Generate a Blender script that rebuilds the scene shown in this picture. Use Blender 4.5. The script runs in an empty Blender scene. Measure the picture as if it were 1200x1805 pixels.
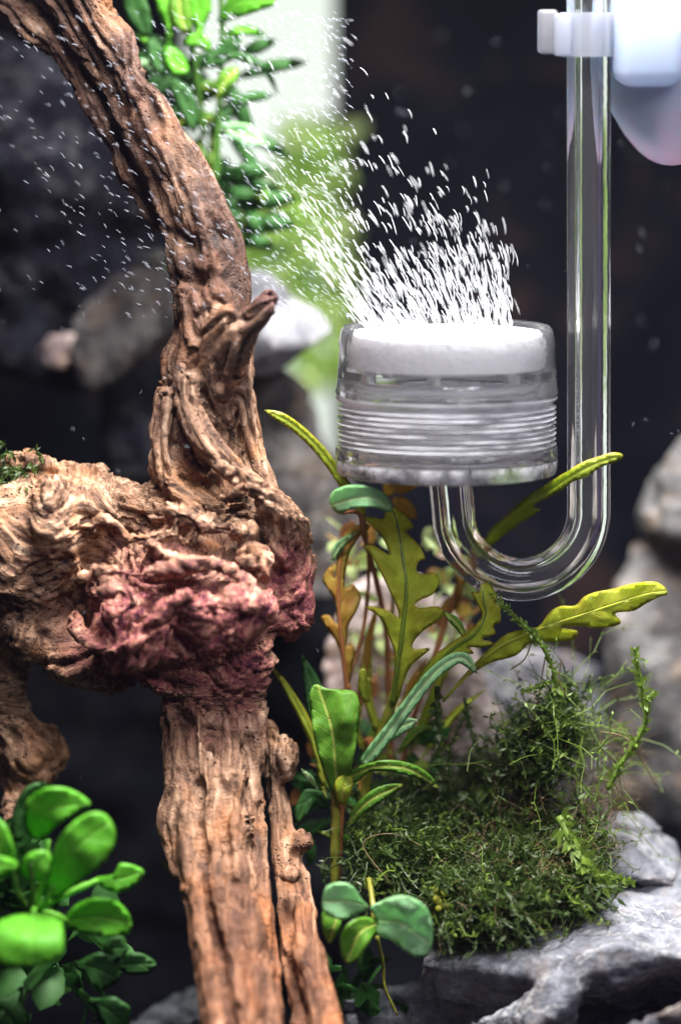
import bpy, bmesh, math, random
import numpy as np
from mathutils import Vector, Matrix
from mathutils.geometry import delaunay_2d_cdt

# ------------------------------------------------------------------ camera, light, exposure
S = 0.01                       # everything below is thought in centimetres; linked in metres
PXCM = 96.0                    # photo pixels per centimetre in the plane of focus
DIST = 80.0
PITCH = math.radians(7.0)
CAM = np.array([0.0, -DIST * math.cos(PITCH), DIST * math.sin(PITCH)])
FWD = np.array([0.0, math.cos(PITCH), -math.sin(PITCH)])
UP = np.array([0.0, math.sin(PITCH), math.cos(PITCH)])
rng = np.random.default_rng(7)
random.seed(7)

scene = bpy.context.scene
COL = scene.collection
cd = bpy.data.cameras.new('camera')
cam = bpy.data.objects.new('camera', cd)
COL.objects.link(cam)
cam.location = CAM * S
cam.rotation_euler = (math.radians(90) - PITCH, 0, 0)
cd.sensor_fit = 'VERTICAL'
cd.sensor_height = 36
cd.sensor_width = 24
cd.lens = 36 * DIST / (1805 / PXCM)
cd.clip_start = 0.01
cd.clip_end = 10
cd.dof.use_dof = True
cd.dof.focus_distance = (DIST - 0.3) * S
cd.dof.aperture_fstop = cd.lens / 36.0
scene.camera = cam

W = bpy.data.worlds.new('World')
scene.world = W
W.use_nodes = True
W.node_tree.nodes['Background'].inputs[0].default_value = (0.42, 0.26, 0.72, 1)
W.node_tree.nodes['Background'].inputs[1].default_value = 0.09

def area(name, loc, target, sx, sy, power, col, spread=180):
    l = bpy.data.lights.new(name, 'AREA')
    l.shape = 'RECTANGLE'
    l.size = sx * S
    l.size_y = sy * S
    l.energy = power
    l.color = col
    l.spread = math.radians(spread)
    o = bpy.data.objects.new(name, l)
    COL.objects.link(o)
    o.location = Vector(loc) * S
    o.rotation_euler = (Vector(target) - Vector(loc)).to_track_quat('-Z', 'Y').to_euler()
    return o
area('tank_lamp', (2.8, -4.6, 20), (0, 0.3, -2), 18, 5, 1.1, (1.0, 0.97, 0.94), 95)
area('tank_lamp_rear', (2.0, 7.5, 15), (1.0, 5.5, -4), 9, 4, 0.085, (0.95, 1.0, 0.96), 70)
area('front_lamp', (9, -20, 16), (1, 0, -1), 16, 5, 0.46, (0.95, 0.95, 1.0))

scene.view_settings.view_transform = 'Standard'
scene.view_settings.look = 'None'
scene.view_settings.exposure = 0.12
scene.view_settings.gamma = 1.0
scene.cycles.use_denoising = True
scene.cycles.max_bounces = 14
scene.cycles.transmission_bounces = 14
scene.cycles.glossy_bounces = 8
scene.cycles.diffuse_bounces = 3
scene.cycles.transparent_max_bounces = 16
scene.cycles.sample_clamp_indirect = 6.0

# ------------------------------------------------------------------ pixel -> point in the place
def P(px, py, Y):
    """point of the plane y = Y (cm) that the photo shows at pixel px, py; works on arrays"""
    px, py, Y = np.broadcast_arrays(np.asarray(px, float), np.asarray(py, float), np.asarray(Y, float))
    x = (px - 600) / PXCM
    y = -(py - 902.5) / PXCM
    d = DIST * FWD + x[..., None] * np.array([1.0, 0, 0]) + y[..., None] * UP
    t = (Y - CAM[1]) / d[..., 1]
    return CAM + d * t[..., None]
def PV(px, py, Y): return Vector(P(px, py, Y))
def R(rpx, Y=0.0): return rpx / PXCM * (DIST + Y) / DIST
def zz(py, Y=0.0): return float(P(600, py, Y)[2])

# ------------------------------------------------------------------ numpy noise
_perm = np.random.default_rng(3).permutation(256).astype(np.int64)
_perm = np.concatenate([_perm, _perm, _perm])
_g = np.random.default_rng(5).normal(size=(256, 3)); _g /= np.linalg.norm(_g, axis=1)[:, None]
def noise(p, seed=0):
    p = np.asarray(p, float) + seed * 17.31
    i = np.floor(p).astype(np.int64); f = p - i; i &= 255
    u = f * f * f * (f * (f * 6 - 15) + 10)
    r = 0
    for dx in (0, 1):
        wx = u[:, 0] if dx else 1 - u[:, 0]
        for dy in (0, 1):
            wy = u[:, 1] if dy else 1 - u[:, 1]
            for dz in (0, 1):
                wz = u[:, 2] if dz else 1 - u[:, 2]
                h = _perm[_perm[_perm[i[:, 0] + dx] + ((i[:, 1] + dy) & 255)] + ((i[:, 2] + dz) & 255)]
                r = r + wx * wy * wz * ((f - np.array([dx, dy, dz])) * _g[h]).sum(1)
    return r * 1.5
def fbm(p, o=4, seed=0, gain=.5):
    a, r = 1.0, 0
    for k in range(o):
        r = r + a * noise(p * 2 ** k, seed + k); a *= gain
    return r
def ridged(p, o=3, seed=0):
    a, r = 1.0, 0
    for k in range(o):
        r = r + a * (1 - 2 * np.abs(noise(p * 2 ** k, seed + k))); a *= .5
    return r / 1.75
def sstep(a, b, x):
    t = np.clip((x - a) / (b - a), 0, 1); return t * t * (3 - 2 * t)

# ------------------------------------------------------------------ objects
def tag(o, label=None, cat=None, group=None, kind=None):
    if label: o['label'] = label
    if cat: o['category'] = cat
    if group: o['group'] = group
    if kind: o['kind'] = kind
    return o
def empty(name, loc, label, cat, group=None):
    o = bpy.data.objects.new(name, None)
    COL.objects.link(o)
    o.location = Vector(loc) * S
    o.empty_display_size = .01
    return tag(o, label, cat, group)
def mesh_obj(name, V, F, mats, parent=None, smooth=True, uv=None, attrs=None, fmat=None, origin=None):
    """V in cm, world coordinates -> one mesh object (its parent is an unrotated Empty)"""
    V = np.asarray(V, float)
    org = np.array(parent.location) / S if parent is not None else (V.mean(0) if origin is None else np.asarray(origin, float))
    if parent is not None and parent.parent is not None:
        org = org + np.array(parent.parent.location) / S
    me = bpy.data.meshes.new(name)
    if isinstance(F, np.ndarray):
        n, k = F.shape
        me.vertices.add(len(V)); me.vertices.foreach_set('co', ((V - org) * S).astype(np.float32).ravel())
        me.loops.add(n * k); me.loops.foreach_set('vertex_index', F.astype(np.int32).ravel())
        me.polygons.add(n); me.polygons.foreach_set('loop_start', np.arange(0, n * k, k, dtype=np.int32))
        me.update(calc_edges=True); me.validate()
    else:
        me.from_pydata([tuple(v) for v in (V - org) * S], [], F)
    if not isinstance(mats, (list, tuple)): mats = [mats]
    for m in mats: me.materials.append(m)
    me.polygons.foreach_set('use_smooth', np.full(len(me.polygons), bool(smooth)))
    if fmat is not None: me.polygons.foreach_set('material_index', np.asarray(fmat, np.int32))
    if uv is not None:
        at = me.attributes.new('leafuv', 'FLOAT_VECTOR', 'POINT')
        u3 = np.zeros((len(V), 3), np.float32); u3[:, :uv.shape[1]] = uv
        at.data.foreach_set('vector', u3.ravel())
    for k, a in (attrs or {}).items():
        a = np.asarray(a, np.float32)
        if a.ndim == 2:
            at = me.attributes.new(k, 'FLOAT_VECTOR', 'POINT'); at.data.foreach_set('vector', a.ravel())
        else:
            at = me.attributes.new(k, 'FLOAT', 'POINT'); at.data.foreach_set('value', a)
    me.update()
    o = bpy.data.objects.new(name, me)
    COL.objects.link(o)
    if parent is None: o.location = Vector(org) * S
    else: o.parent = parent
    return o

# ------------------------------------------------------------------ materials
class NT:
    def __init__(s, name):
        s.m = bpy.data.materials.new(name); s.m.use_nodes = True
        s.t = s.m.node_tree; s.n = s.t.nodes
        s.bsdf = s.n['Principled BSDF']; s.out = s.n['Material Output']
    def N(s, ty, **kw):
        n = s.n.new(ty)
        for k, v in kw.items():
            if k.startswith('i_'):
                key = k[2:]; key = int(key) if key.isdigit() else key.replace('_', ' ')
                if hasattr(v, 'is_output') and v.is_output: s.t.links.new(v, n.inputs[key])
                else: n.inputs[key].default_value = v
            else: setattr(n, k, v)
        return n
    def L(s, a, b): s.t.links.new(a, b)
    def co(s, scale=1.0):
        c = s.N('ShaderNodeTexCoord'); m = s.N('ShaderNodeVectorMath', operation='SCALE')
        s.L(c.outputs['Object'], m.inputs[0]); m.inputs['Scale'].default_value = 100 * scale
        return m.outputs[0]
    def attr(s, name, out='Vector'):
        a = s.N('ShaderNodeAttribute'); a.attribute_name = name; return a.outputs[out]
    def noise(s, vec, scale, detail=4, rough=.55, dist=0.0):
        n = s.N('ShaderNodeTexNoise'); s.L(vec, n.inputs['Vector'])
        n.inputs['Scale'].default_value = scale; n.inputs['Detail'].default_value = detail
        n.inputs['Roughness'].default_value = rough; n.inputs['Distortion'].default_value = dist
        return n.outputs[0]
    def ramp(s, fac, stops, interp='LINEAR'):
        r = s.N('ShaderNodeValToRGB'); s.L(fac, r.inputs[0]); cr = r.color_ramp; cr.interpolation = interp
        while len(cr.elements) < len(stops): cr.elements.new(.5)
        for e, (p, c) in zip(cr.elements, stops):
            e.position = p; e.color = (*c, 1) if len(c) == 3 else c
        return r.outputs[0]
    def mix(s, fac, a, b, mode='MIX'):
        m = s.N('ShaderNodeMix', data_type='RGBA', blend_type=mode)
        for v, i in ((fac, 0), (a, 6), (b, 7)):
            if hasattr(v, 'is_output'): s.L(v, m.inputs[i])
            else: m.inputs[i].default_value = v if i == 0 else (*v, 1)
        return m.outputs[2]
    def math(s, op, a, b=0.0, clamp=False):
        m = s.N('ShaderNodeMath', operation=op); m.use_clamp = clamp
        for v, i in ((a, 0), (b, 1)):
            if hasattr(v, 'is_output'): s.L(v, m.inputs[i])
            else: m.inputs[i].default_value = v
        return m.outputs[0]
    def bump(s, h, strength, dist=.0005, prev=None):
        b = s.N('ShaderNodeBump'); s.L(h, b.inputs['Height'])
        b.inputs['Strength'].default_value = strength; b.inputs['Distance'].default_value = dist
        if prev is not None: s.L(prev, b.inputs['Normal'])
        return b.outputs[0]
    def set(s, **kw):
        for k, v in kw.items():
            k = k.replace('_', ' ')
            if hasattr(v, 'is_output'): s.L(v, s.bsdf.inputs[k])
            else: s.bsdf.inputs[k].default_value = (*v, 1) if isinstance(v, tuple) and len(v) == 3 else v
        return s

def wood_material():
    k = NT('driftwood'); g = k.attr('grain'); o = k.co()
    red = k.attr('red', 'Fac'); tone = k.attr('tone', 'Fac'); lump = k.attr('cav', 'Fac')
    n1 = k.noise(g, 1.3, 6, .62, .4)
    n2 = k.noise(g, 4.5, 5, .6)
    n3 = k.noise(o, .9, 4, .6, .6)
    n4 = k.noise(o, 9, 4, .7)
    n5 = k.noise(o, 26, 3, .7)
    f = k.math('ADD', k.math('MULTIPLY', n1, .65), k.math('MULTIPLY', n2, .35))
    c = k.ramp(f, [(.35, (.022, .010, .007)), (.44, (.13, .065, .038)), (.53, (.31, .175, .105)), (.66, (.58, .41, .29))])
    c = k.mix(k.math('MULTIPLY', k.ramp(n3, [(.5, (0, 0, 0)), (.68, (1, 1, 1))]), .55), c, (.42, .17, .055))
    c = k.mix(k.math('MULTIPLY', lump, .38), c, k.mix(1.0, c, (1.25, .72, .45), 'MULTIPLY'))
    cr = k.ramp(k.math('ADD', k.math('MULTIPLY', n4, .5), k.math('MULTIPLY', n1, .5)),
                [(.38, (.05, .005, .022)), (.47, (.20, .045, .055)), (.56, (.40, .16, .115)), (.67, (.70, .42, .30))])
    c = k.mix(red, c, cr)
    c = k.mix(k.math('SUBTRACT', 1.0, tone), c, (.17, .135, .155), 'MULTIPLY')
    # cracks and worm pits: the dark inside them is shade painted into the colour
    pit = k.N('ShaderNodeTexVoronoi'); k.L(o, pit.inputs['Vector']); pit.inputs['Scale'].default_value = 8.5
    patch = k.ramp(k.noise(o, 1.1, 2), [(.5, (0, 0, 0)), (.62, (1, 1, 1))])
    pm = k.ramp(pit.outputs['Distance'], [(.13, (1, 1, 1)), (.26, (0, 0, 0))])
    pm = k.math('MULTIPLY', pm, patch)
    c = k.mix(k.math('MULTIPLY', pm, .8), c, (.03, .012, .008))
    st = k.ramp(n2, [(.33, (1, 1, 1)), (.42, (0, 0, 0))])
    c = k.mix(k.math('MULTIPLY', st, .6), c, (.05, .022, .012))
    h = k.math('ADD', k.math('MULTIPLY', n1, .6), k.math('MULTIPLY', n2, .45))
    h = k.math('ADD', h, k.math('MULTIPLY', n4, .45))
    h = k.math('ADD', h, k.math('MULTIPLY', n5, .16))
    h = k.math('SUBTRACT', h, k.math('MULTIPLY', pm, .6))
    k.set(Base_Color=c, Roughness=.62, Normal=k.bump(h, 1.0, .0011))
    k.bsdf.inputs['Specular IOR Level'].default_value = .3
    return k.m

def rock_material(name, dark, mid, light, vein=.5, warm=0.0):
    k = NT(name); o = k.co()
    n1 = k.noise(o, .8, 6, .62, .5); n2 = k.noise(o, 5, 5, .7); n3 = k.noise(o, 22, 3, .7)
    f = k.math('ADD', k.math('MULTIPLY', n1, .6), k.math('MULTIPLY', n2, .4))
    c = k.ramp(f, [(.36, dark), (.5, mid), (.62, light)])
    w = k.noise(o, .6, 6, .62, .4)
    v = k.ramp(k.math('ABSOLUTE', k.math('SUBTRACT', w, .5)), [(.0, (1, 1, 1)), (.012, (0, 0, 0))])
    c = k.mix(k.math('MULTIPLY', v, vein), c, (.72, .70, .66))
    if warm: c = k.mix(k.math('MULTIPLY', k.ramp(k.noise(o, 1.3, 3), [(.5, (0, 0, 0)), (.62, (1, 1, 1))]), warm), c, (.36, .22, .12))
    c = k.mix(k.ramp(n3, [(.3, (.5, .5, .5)), (.42, (0, 0, 0))]), c, dark)
    h = k.math('ADD', k.math('MULTIPLY', n1, .4), k.math('ADD', k.math('MULTIPLY', n2, .5), k.math('MULTIPLY', n3, .2)))
    k.set(Base_Color=c, Roughness=.75, Normal=k.bump(h, 1.0, .0012)); k.bsdf.inputs['Specular IOR Level'].default_value = .5 if light[0] > .1 else .04
    return k.m

def leaf_material(name, base, edge, rib, trans=.45, rough=.38, vein_f=2.6, vein_s=.4, blotch=None):
    """leafuv.x = cm along the midrib, leafuv.y = signed cm off it, leafuv.z = 0 at the rim .. 1 inside"""
    k = NT(name); a = k.N('ShaderNodeSeparateXYZ'); k.L(k.attr('leafuv'), a.inputs[0])
    o = k.co()
    ab = k.math('ABSOLUTE', a.outputs[1])
    ph = k.math('SUBTRACT', a.outputs[0], k.math('MULTIPLY', ab, 1.1))
    ph = k.math('ADD', ph, k.math('MULTIPLY', k.noise(o, 1.6, 2), .22))
    sv = k.math('ABSOLUTE', k.math('SINE', k.math('MULTIPLY', ph, vein_f * math.pi)))
    sv = k.ramp(sv, [(0.0, (1, 1, 1)), (.17, (0, 0, 0))])
    mr = k.ramp(ab, [(.012, (1, 1, 1)), (.04, (0, 0, 0))])
    n = k.noise(o, 2.2, 4, .6); n2 = k.noise(o, 14, 3, .6)
    c = k.mix(k.ramp(n, [(.35, (0, 0, 0)), (.65, (1, 1, 1))]), base, blotch or tuple(x * .62 for x in base))
    c = k.mix(k.ramp(a.outputs[2], [(0.0, (.7, .7, .7)), (.4, (0, 0, 0))]), c, edge)
    c = k.mix(k.math('MULTIPLY', n2, .25), c, tuple(min(1, x * 1.5) for x in base))
    c = k.mix(k.math('MULTIPLY', sv, vein_s), c, rib)
    c = k.mix(k.math('MULTIPLY', mr, min(1, vein_s * 1.9)), c, rib)
    h = k.math('SUBTRACT', k.math('MULTIPLY', n2, .3), k.math('MULTIPLY', k.math('ADD', sv, mr), .5))
    nb = k.bump(h, .55, .0004)
    k.set(Base_Color=c, Roughness=rough, Normal=nb); k.bsdf.inputs['Specular IOR Level'].default_value = .25
    tr = k.N('ShaderNodeBsdfTranslucent')
    k.L(k.mix(.5, c, tuple(min(1, x * 1.6) for x in base)), tr.inputs[0]); k.L(nb, tr.inputs['Normal'])
    mx = k.N('ShaderNodeMixShader'); mx.inputs[0].default_value = trans
    k.L(k.bsdf.outputs[0], mx.inputs[1]); k.L(tr.outputs[0], mx.inputs[2]); k.L(mx.outputs[0], k.out.inputs[0])
    return k.m

def plain(name, col, rough=.5, trans=0.0, vary=.35, scale=3.0, bump=.3):
    k = NT(name); o = k.co()
    n = k.noise(o, scale, 4, .6)
    c = k.mix(k.math('MULTIPLY', k.ramp(n, [(.35, (0, 0, 0)), (.65, (1, 1, 1))]), vary), col, tuple(x * .35 for x in col))
    k.set(Base_Color=c, Roughness=rough, Normal=k.bump(n, bump, .0004))
    if trans:
        tr = k.N('ShaderNodeBsdfTranslucent'); k.L(c, tr.inputs[0])
        mx = k.N('ShaderNodeMixShader'); mx.inputs[0].default_value = trans
        k.L(k.bsdf.outputs[0], mx.inputs[1]); k.L(tr.outputs[0], mx.inputs[2]); k.L(mx.outputs[0], k.out.inputs[0])
    return k.m

def glass(name, ior, rough=0.0, col=(1, 1, 1), wave=0.0, scale=2.0, milk=0.0):
    k = NT(name); k.set(Base_Color=col, Roughness=rough, IOR=ior)
    k.bsdf.inputs['Transmission Weight'].default_value = 1.0
    if wave:
        k.set(Normal=k.bump(k.noise(k.co(), scale, 3), wave, .0006))
    if milk:
        di = k.N('ShaderNodeBsdfDiffuse'); tr = k.N('ShaderNodeBsdfTranslucent'); a = k.N('ShaderNodeMixShader'); b = k.N('ShaderNodeMixShader')
        for q in (di, tr): q.inputs[0].default_value = (.9, .9, .96, 1)
        k.L(di.outputs[0], a.inputs[1]); k.L(tr.outputs[0], a.inputs[2]); b.inputs[0].default_value = milk
        k.L(k.bsdf.outputs[0], b.inputs[1]); k.L(a.outputs[0], b.inputs[2]); k.L(b.outputs[0], k.out.inputs[0])
    return k.m

M = {}
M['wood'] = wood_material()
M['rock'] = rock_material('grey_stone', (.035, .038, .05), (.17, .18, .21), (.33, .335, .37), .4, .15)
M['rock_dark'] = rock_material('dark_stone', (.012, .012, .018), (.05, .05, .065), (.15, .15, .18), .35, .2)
M['rock_warm'] = rock_material('pale_stone', (.12, .08, .075), (.34, .26, .25), (.62, .52, .5), .4, .5)
M['rock_brown'] = rock_material('brown_stone', (.035, .034, .037), (.11, .105, .105), (.22, .215, .21), .25, .3)
M['soil'] = rock_material('dark_soil_and_shade', (.001, .0013, .003), (.002, .0024, .0045), (.005, .005, .007), 0)  # dark soil colour; on the cave rock it is painted shade
M['rock_shaded'] = rock_material('shaded_stone', (.002, .002, .004), (.007, .007, .012), (.026, .027, .038), .06, 0)  # rocks the lamps do not reach: their shade is put into the colour
M['rock_dim'] = rock_material('dim_stone', (.05, .05, .06), (.11, .11, .125), (.19, .19, .21), .2)
M['rock_umber'] = rock_material('umber_stone', (.012, .011, .013), (.04, .037, .037), (.10, .095, .098), .15, .08)
k = NT('dark_backing'); k.set(Base_Color=k.ramp(k.noise(k.co(), .35, 3, .6, .5), [(.42, (.0025, .003, .006)), (.55, (.005, .006, .010)), (.64, (.024, .014, .013)), (.74, (.010, .018, .016))]), Roughness=.9); k.bsdf.inputs['Specular IOR Level'].default_value = .03  # brown and green patches: blurred reflections put into the film's colour
M['film'] = k.m
M['olive'] = leaf_material('olive_leaf', (.54, .62, .07), (.40, .20, .03), (.85, .95, .3), .68, .5, 6, .8, (.40, .36, .03))
M['rib'] = plain('leaf_rib', (.15, .22, .02), .4, .2)
M['amber'] = leaf_material('amber_leaf', (.50, .40, .08), (.42, .22, .05), (.40, .16, .05), .5, .4, 2.4, .3, (.42, .16, .03))
M['lime'] = leaf_material('lime_leaf', (.40, .52, .05), (.45, .25, .03), (.60, .62, .12), .5, .35, 2.2, .3)
M['green'] = leaf_material('green_leaf', (.13, .32, .03), (.12, .26, .03), (.42, .50, .10), .4, .4, 3.5, .45)
M['bluegreen'] = leaf_material('bluegreen_leaf', (.36, .62, .34), (.28, .52, .22), (.6, .76, .42), .5, .6, 5.0, .5, (.26, .50, .26))
M['vivid'] = leaf_material('vivid_leaf', (.13, .46, .03), (.10, .34, .02), (.2, .5, .06), .4, .5, 2.2, .25)
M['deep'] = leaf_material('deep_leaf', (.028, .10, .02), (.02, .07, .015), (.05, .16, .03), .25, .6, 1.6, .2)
M['stem'] = plain('olive_stem', (.26, .26, .03), .4, .2)
M['stem_red'] = plain('rusty_stem', (.46, .18, .06), .4, .2)
M['stem_dark'] = plain('green_stem', (.06, .16, .02), .4, .2)

M['film'].node_tree.nodes['Principled BSDF'].inputs['Specular IOR Level'].default_value = .03

# ------------------------------------------------------------------ signed distance sculpting
class SDF:
    def __init__(s, lo, hi, h):
        s.lo = np.array(lo, float); s.h = h
        s.n = np.ceil((np.array(hi) - s.lo) / h).astype(int) + 1
        s.F = np.full(s.n, 1.2, np.float32)
        s.ax = [s.lo[i] + h * np.arange(s.n[i]) for i in range(3)]
    def sub(s, a, b):
        i0 = np.clip(np.floor((a - s.lo) / s.h).astype(int), 0, s.n - 1)
        i1 = np.clip(np.ceil((b - s.lo) / s.h).astype(int) + 1, 1, s.n)
        if (i1 <= i0).any(): return None
        sl = tuple(slice(i0[i], i1[i]) for i in range(3))
        X = [s.ax[i][sl[i]].reshape([-1 if j == i else 1 for j in range(3)]).astype(np.float32) for i in range(3)]
        return sl, X
    def put(s, sl, d, k, cut=False):
        f = s.F[sl]
        if cut:
            d = -d; hh = np.maximum(k - np.abs(f - d), 0) / k
            s.F[sl] = np.maximum(f, d) + hh * hh * k * .25
        else:
            hh = np.maximum(k - np.abs(f - d), 0) / k
            s.F[sl] = np.minimum(f, d) - hh * hh * k * .25
    def cone(s, a, b, ra, rb, k=.12, cut=False):
        a = np.array(a, float); b = np.array(b, float); m = max(ra, rb) + k + .15
        r = s.sub(np.minimum(a, b) - m, np.maximum(a, b) + m)
        if r is None: return
        sl, X = r; ab = b - a; L2 = max((ab ** 2).sum(), 1e-9)
        t = np.clip(((X[0] - a[0]) * ab[0] + (X[1] - a[1]) * ab[1] + (X[2] - a[2]) * ab[2]) / L2, 0, 1)
        d = np.sqrt((X[0] - a[0] - t * ab[0]) ** 2 + (X[1] - a[1] - t * ab[1]) ** 2 + (X[2] - a[2] - t * ab[2]) ** 2) - (ra + (rb - ra) * t)
        s.put(sl, d, k, cut)
    def ell(s, c, r, k=.15, rot=None, cut=False):
        c = np.array(c, float); r = np.array(r, float); m = r.max() + k + .15
        q = s.sub(c - m, c + m)
        if q is None: return
        sl, X = q; D = [X[0] - c[0], X[1] - c[1], X[2] - c[2]]
        if rot:
            ca, sa = math.cos(rot), math.sin(rot); D = [D[0] * ca + D[2] * sa, D[1], -D[0] * sa + D[2] * ca]
        k0 = np.sqrt((D[0] / r[0]) ** 2 + (D[1] / r[1]) ** 2 + (D[2] / r[2]) ** 2)
        k1 = np.sqrt((D[0] / r[0] ** 2) ** 2 + (D[1] / r[1] ** 2) ** 2 + (D[2] / r[2] ** 2) ** 2)
        s.put(sl, k0 * (k0 - 1) / np.maximum(k1, 1e-5), k, cut)
    def hull(s, pts, k=.1):
        bm = bmesh.new()
        for p in pts: bm.verts.new(p)
        bmesh.ops.convex_hull(bm, input=bm.verts); bmesh.ops.recalc_face_normals(bm, faces=bm.faces)
        pl = [(np.array(f.normal), float(f.normal.dot(f.verts[0].co))) for f in bm.faces if f.normal.length > .5]; bm.free()
        pts = np.array(pts); q = s.sub(pts.min(0) - .5, pts.max(0) + .5)
        if q is None: return
        sl, X = q; d = None
        for nrm, c in pl:
            e = X[0] * nrm[0] + X[1] * nrm[1] + X[2] * nrm[2] - c
            d = e if d is None else np.maximum(d, e)
        s.put(sl, d, k)
    def mesh(s):
        F = s.F; F[0], F[-1] = 1, 1; F[:, 0], F[:, -1] = 1, 1; F[:, :, 0], F[:, :, -1] = 1, 1
        neg = F < 0
        c = [neg[i:neg.shape[0] - 1 + i, j:neg.shape[1] - 1 + j, k:neg.shape[2] - 1 + k] for i in (0, 1) for j in (0, 1) for k in (0, 1)]
        cnt = sum(x.astype(np.int8) for x in c); act = (cnt > 0) & (cnt < 8)
        idx = np.full(act.shape, -1, np.int64); ii = np.argwhere(act); idx[act] = np.arange(len(ii))
        acc = np.zeros((len(ii), 3)); w = np.zeros(len(ii))
        cor = np.array([(i, j, k) for i in (0, 1) for j in (0, 1) for k in (0, 1)])
        val = [F[ii[:, 0] + q[0], ii[:, 1] + q[1], ii[:, 2] + q[2]] for q in cor]
        for a in range(8):
            for b in range(a + 1, 8):
                if np.abs(cor[a] - cor[b]).sum() != 1: continue
                m = (val[a] < 0) != (val[b] < 0)
                t = (val[a] / (val[a] - val[b] + 1e-12))[m]
                acc[m] += cor[a] + t[:, None] * (cor[b] - cor[a]); w[m] += 1
        V = s.lo + s.h * (ii + acc / w[:, None])
        Q = []
        for ax in range(3):
            u, v = (ax + 1) % 3, (ax + 2) % 3
            a = [slice(None)] * 3; b = [slice(None)] * 3
            a[ax] = slice(0, -1); b[ax] = slice(1, None)
            A, B = neg[tuple(a)], neg[tuple(b)]
            e = np.argwhere(A != B); e = e[(e[:, u] > 0) & (e[:, v] > 0) & (e[:, u] < s.n[u] - 1) & (e[:, v] < s.n[v] - 1)]
            fl = A[e[:, 0], e[:, 1], e[:, 2]]
            du = np.zeros(3, int); du[u] = 1; dv = np.zeros(3, int); dv[v] = 1
            q = np.stack([idx[tuple((e - o).T)] for o in (du + dv, dv, 0 * du, du)], 1)
            q[~fl] = q[~fl][:, ::-1]; Q.append(q)
        Q = np.concatenate(Q); Q = Q[(Q >= 0).all(1)]
        return V, Q

def vnormals(V, Q):
    n = np.cross(V[Q[:, 2]] - V[Q[:, 0]], V[Q[:, 3]] - V[Q[:, 1]])
    N = np.zeros_like(V)
    for k in range(4): 
        for a in range(3): N[:, a] += np.bincount(Q[:, k], n[:, a], len(V))
    return N / (np.linalg.norm(N, axis=1)[:, None] + 1e-12)

# ------------------------------------------------------------------ generic shapes
def crom(pts, n):
    """Catmull-Rom through rows of pts, n samples per span"""
    p = np.asarray(pts, float); out = []
    q = np.vstack([2 * p[0] - p[1], p, 2 * p[-1] - p[-2]])
    for i in range(1, len(q) - 2):
        for t in np.linspace(0, 1, n, endpoint=False):
            out.append(.5 * ((2 * q[i]) + (q[i + 1] - q[i - 1]) * t + (2 * q[i - 1] - 5 * q[i] + 4 * q[i + 1] - q[i + 2]) * t * t
                             + (3 * q[i] - q[i - 1] - 3 * q[i + 1] + q[i + 2]) * t ** 3))
    out.append(p[-1]); return np.array(out)
def crom_closed(pts, n):
    p = np.asarray(pts, float); m = len(p); out = []
    for i in range(m):
        a, b, c, d = p[i - 1], p[i], p[(i + 1) % m], p[(i + 2) % m]
        for t in np.linspace(0, 1, n, endpoint=False):
            out.append(.5 * (2 * b + (c - a) * t + (2 * a - 5 * b + 4 * c - d) * t * t + (3 * b - a - 3 * c + d) * t ** 3))
    return np.array(out)
def tube(C, r, sides=8, caps=True):
    """tube swept along points C (cm) with radii r"""
    C = np.asarray(C, float); r = np.broadcast_to(np.asarray(r, float), (len(C),))
    T = np.gradient(C, axis=0); T /= np.linalg.norm(T, axis=1)[:, None] + 1e-12
    ref = np.array([0, 1.0, 0]); V = []
    for i in range(len(C)):
        if i == 0:
            a = np.cross(T[0], ref)
            if np.linalg.norm(a) < .1: a = np.cross(T[0], [1.0, 0, 0])
        else: a = a - T[i] * a.dot(T[i])
        a /= np.linalg.norm(a); b = np.cross(T[i], a)
        th = np.linspace(0, 2 * math.pi, sides, endpoint=False)
        V.append(C[i] + r[i] * (np.cos(th)[:, None] * a + np.sin(th)[:, None] * b))
    V = np.concatenate(V); F = []
    for i in range(len(C) - 1):
        for j in range(sides):
            k = (j + 1) % sides
            F.append((i * sides + j, i * sides + k, (i + 1) * sides + k, (i + 1) * sides + j))
    if caps: F.append(tuple(range(sides))[::-1]); F.append(tuple(range((len(C) - 1) * sides, len(C) * sides)))
    return V, F
class MB:
    def __init__(s): s.V = []; s.F = []; s.n = 0
    def add(s, V, F):
        s.V.append(np.asarray(V, float)); s.F += [tuple(int(i) + s.n for i in f) for f in F]; s.n += len(V)
    def build(s, name, mat, parent=None, **k): return mesh_obj(name, np.concatenate(s.V), s.F, mat, parent, **k)
def stem(name, pxs, rpx, mat, parent, sides=8, n=6):
    """pxs rows (px, py, Y)"""
    c = crom(pxs, n); C = P(c[:, 0], c[:, 1], c[:, 2])
    rr = np.interp(np.linspace(0, 1, len(C)), np.linspace(0, 1, len(np.atleast_1d(rpx))), np.atleast_1d(rpx)) / PXCM
    rr = rr * (1 + .1 * np.sin(np.arange(len(C)) * 1.7))
    V, F = tube(C, rr, sides)
    return mesh_obj(name, V, F, mat, parent)
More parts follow.
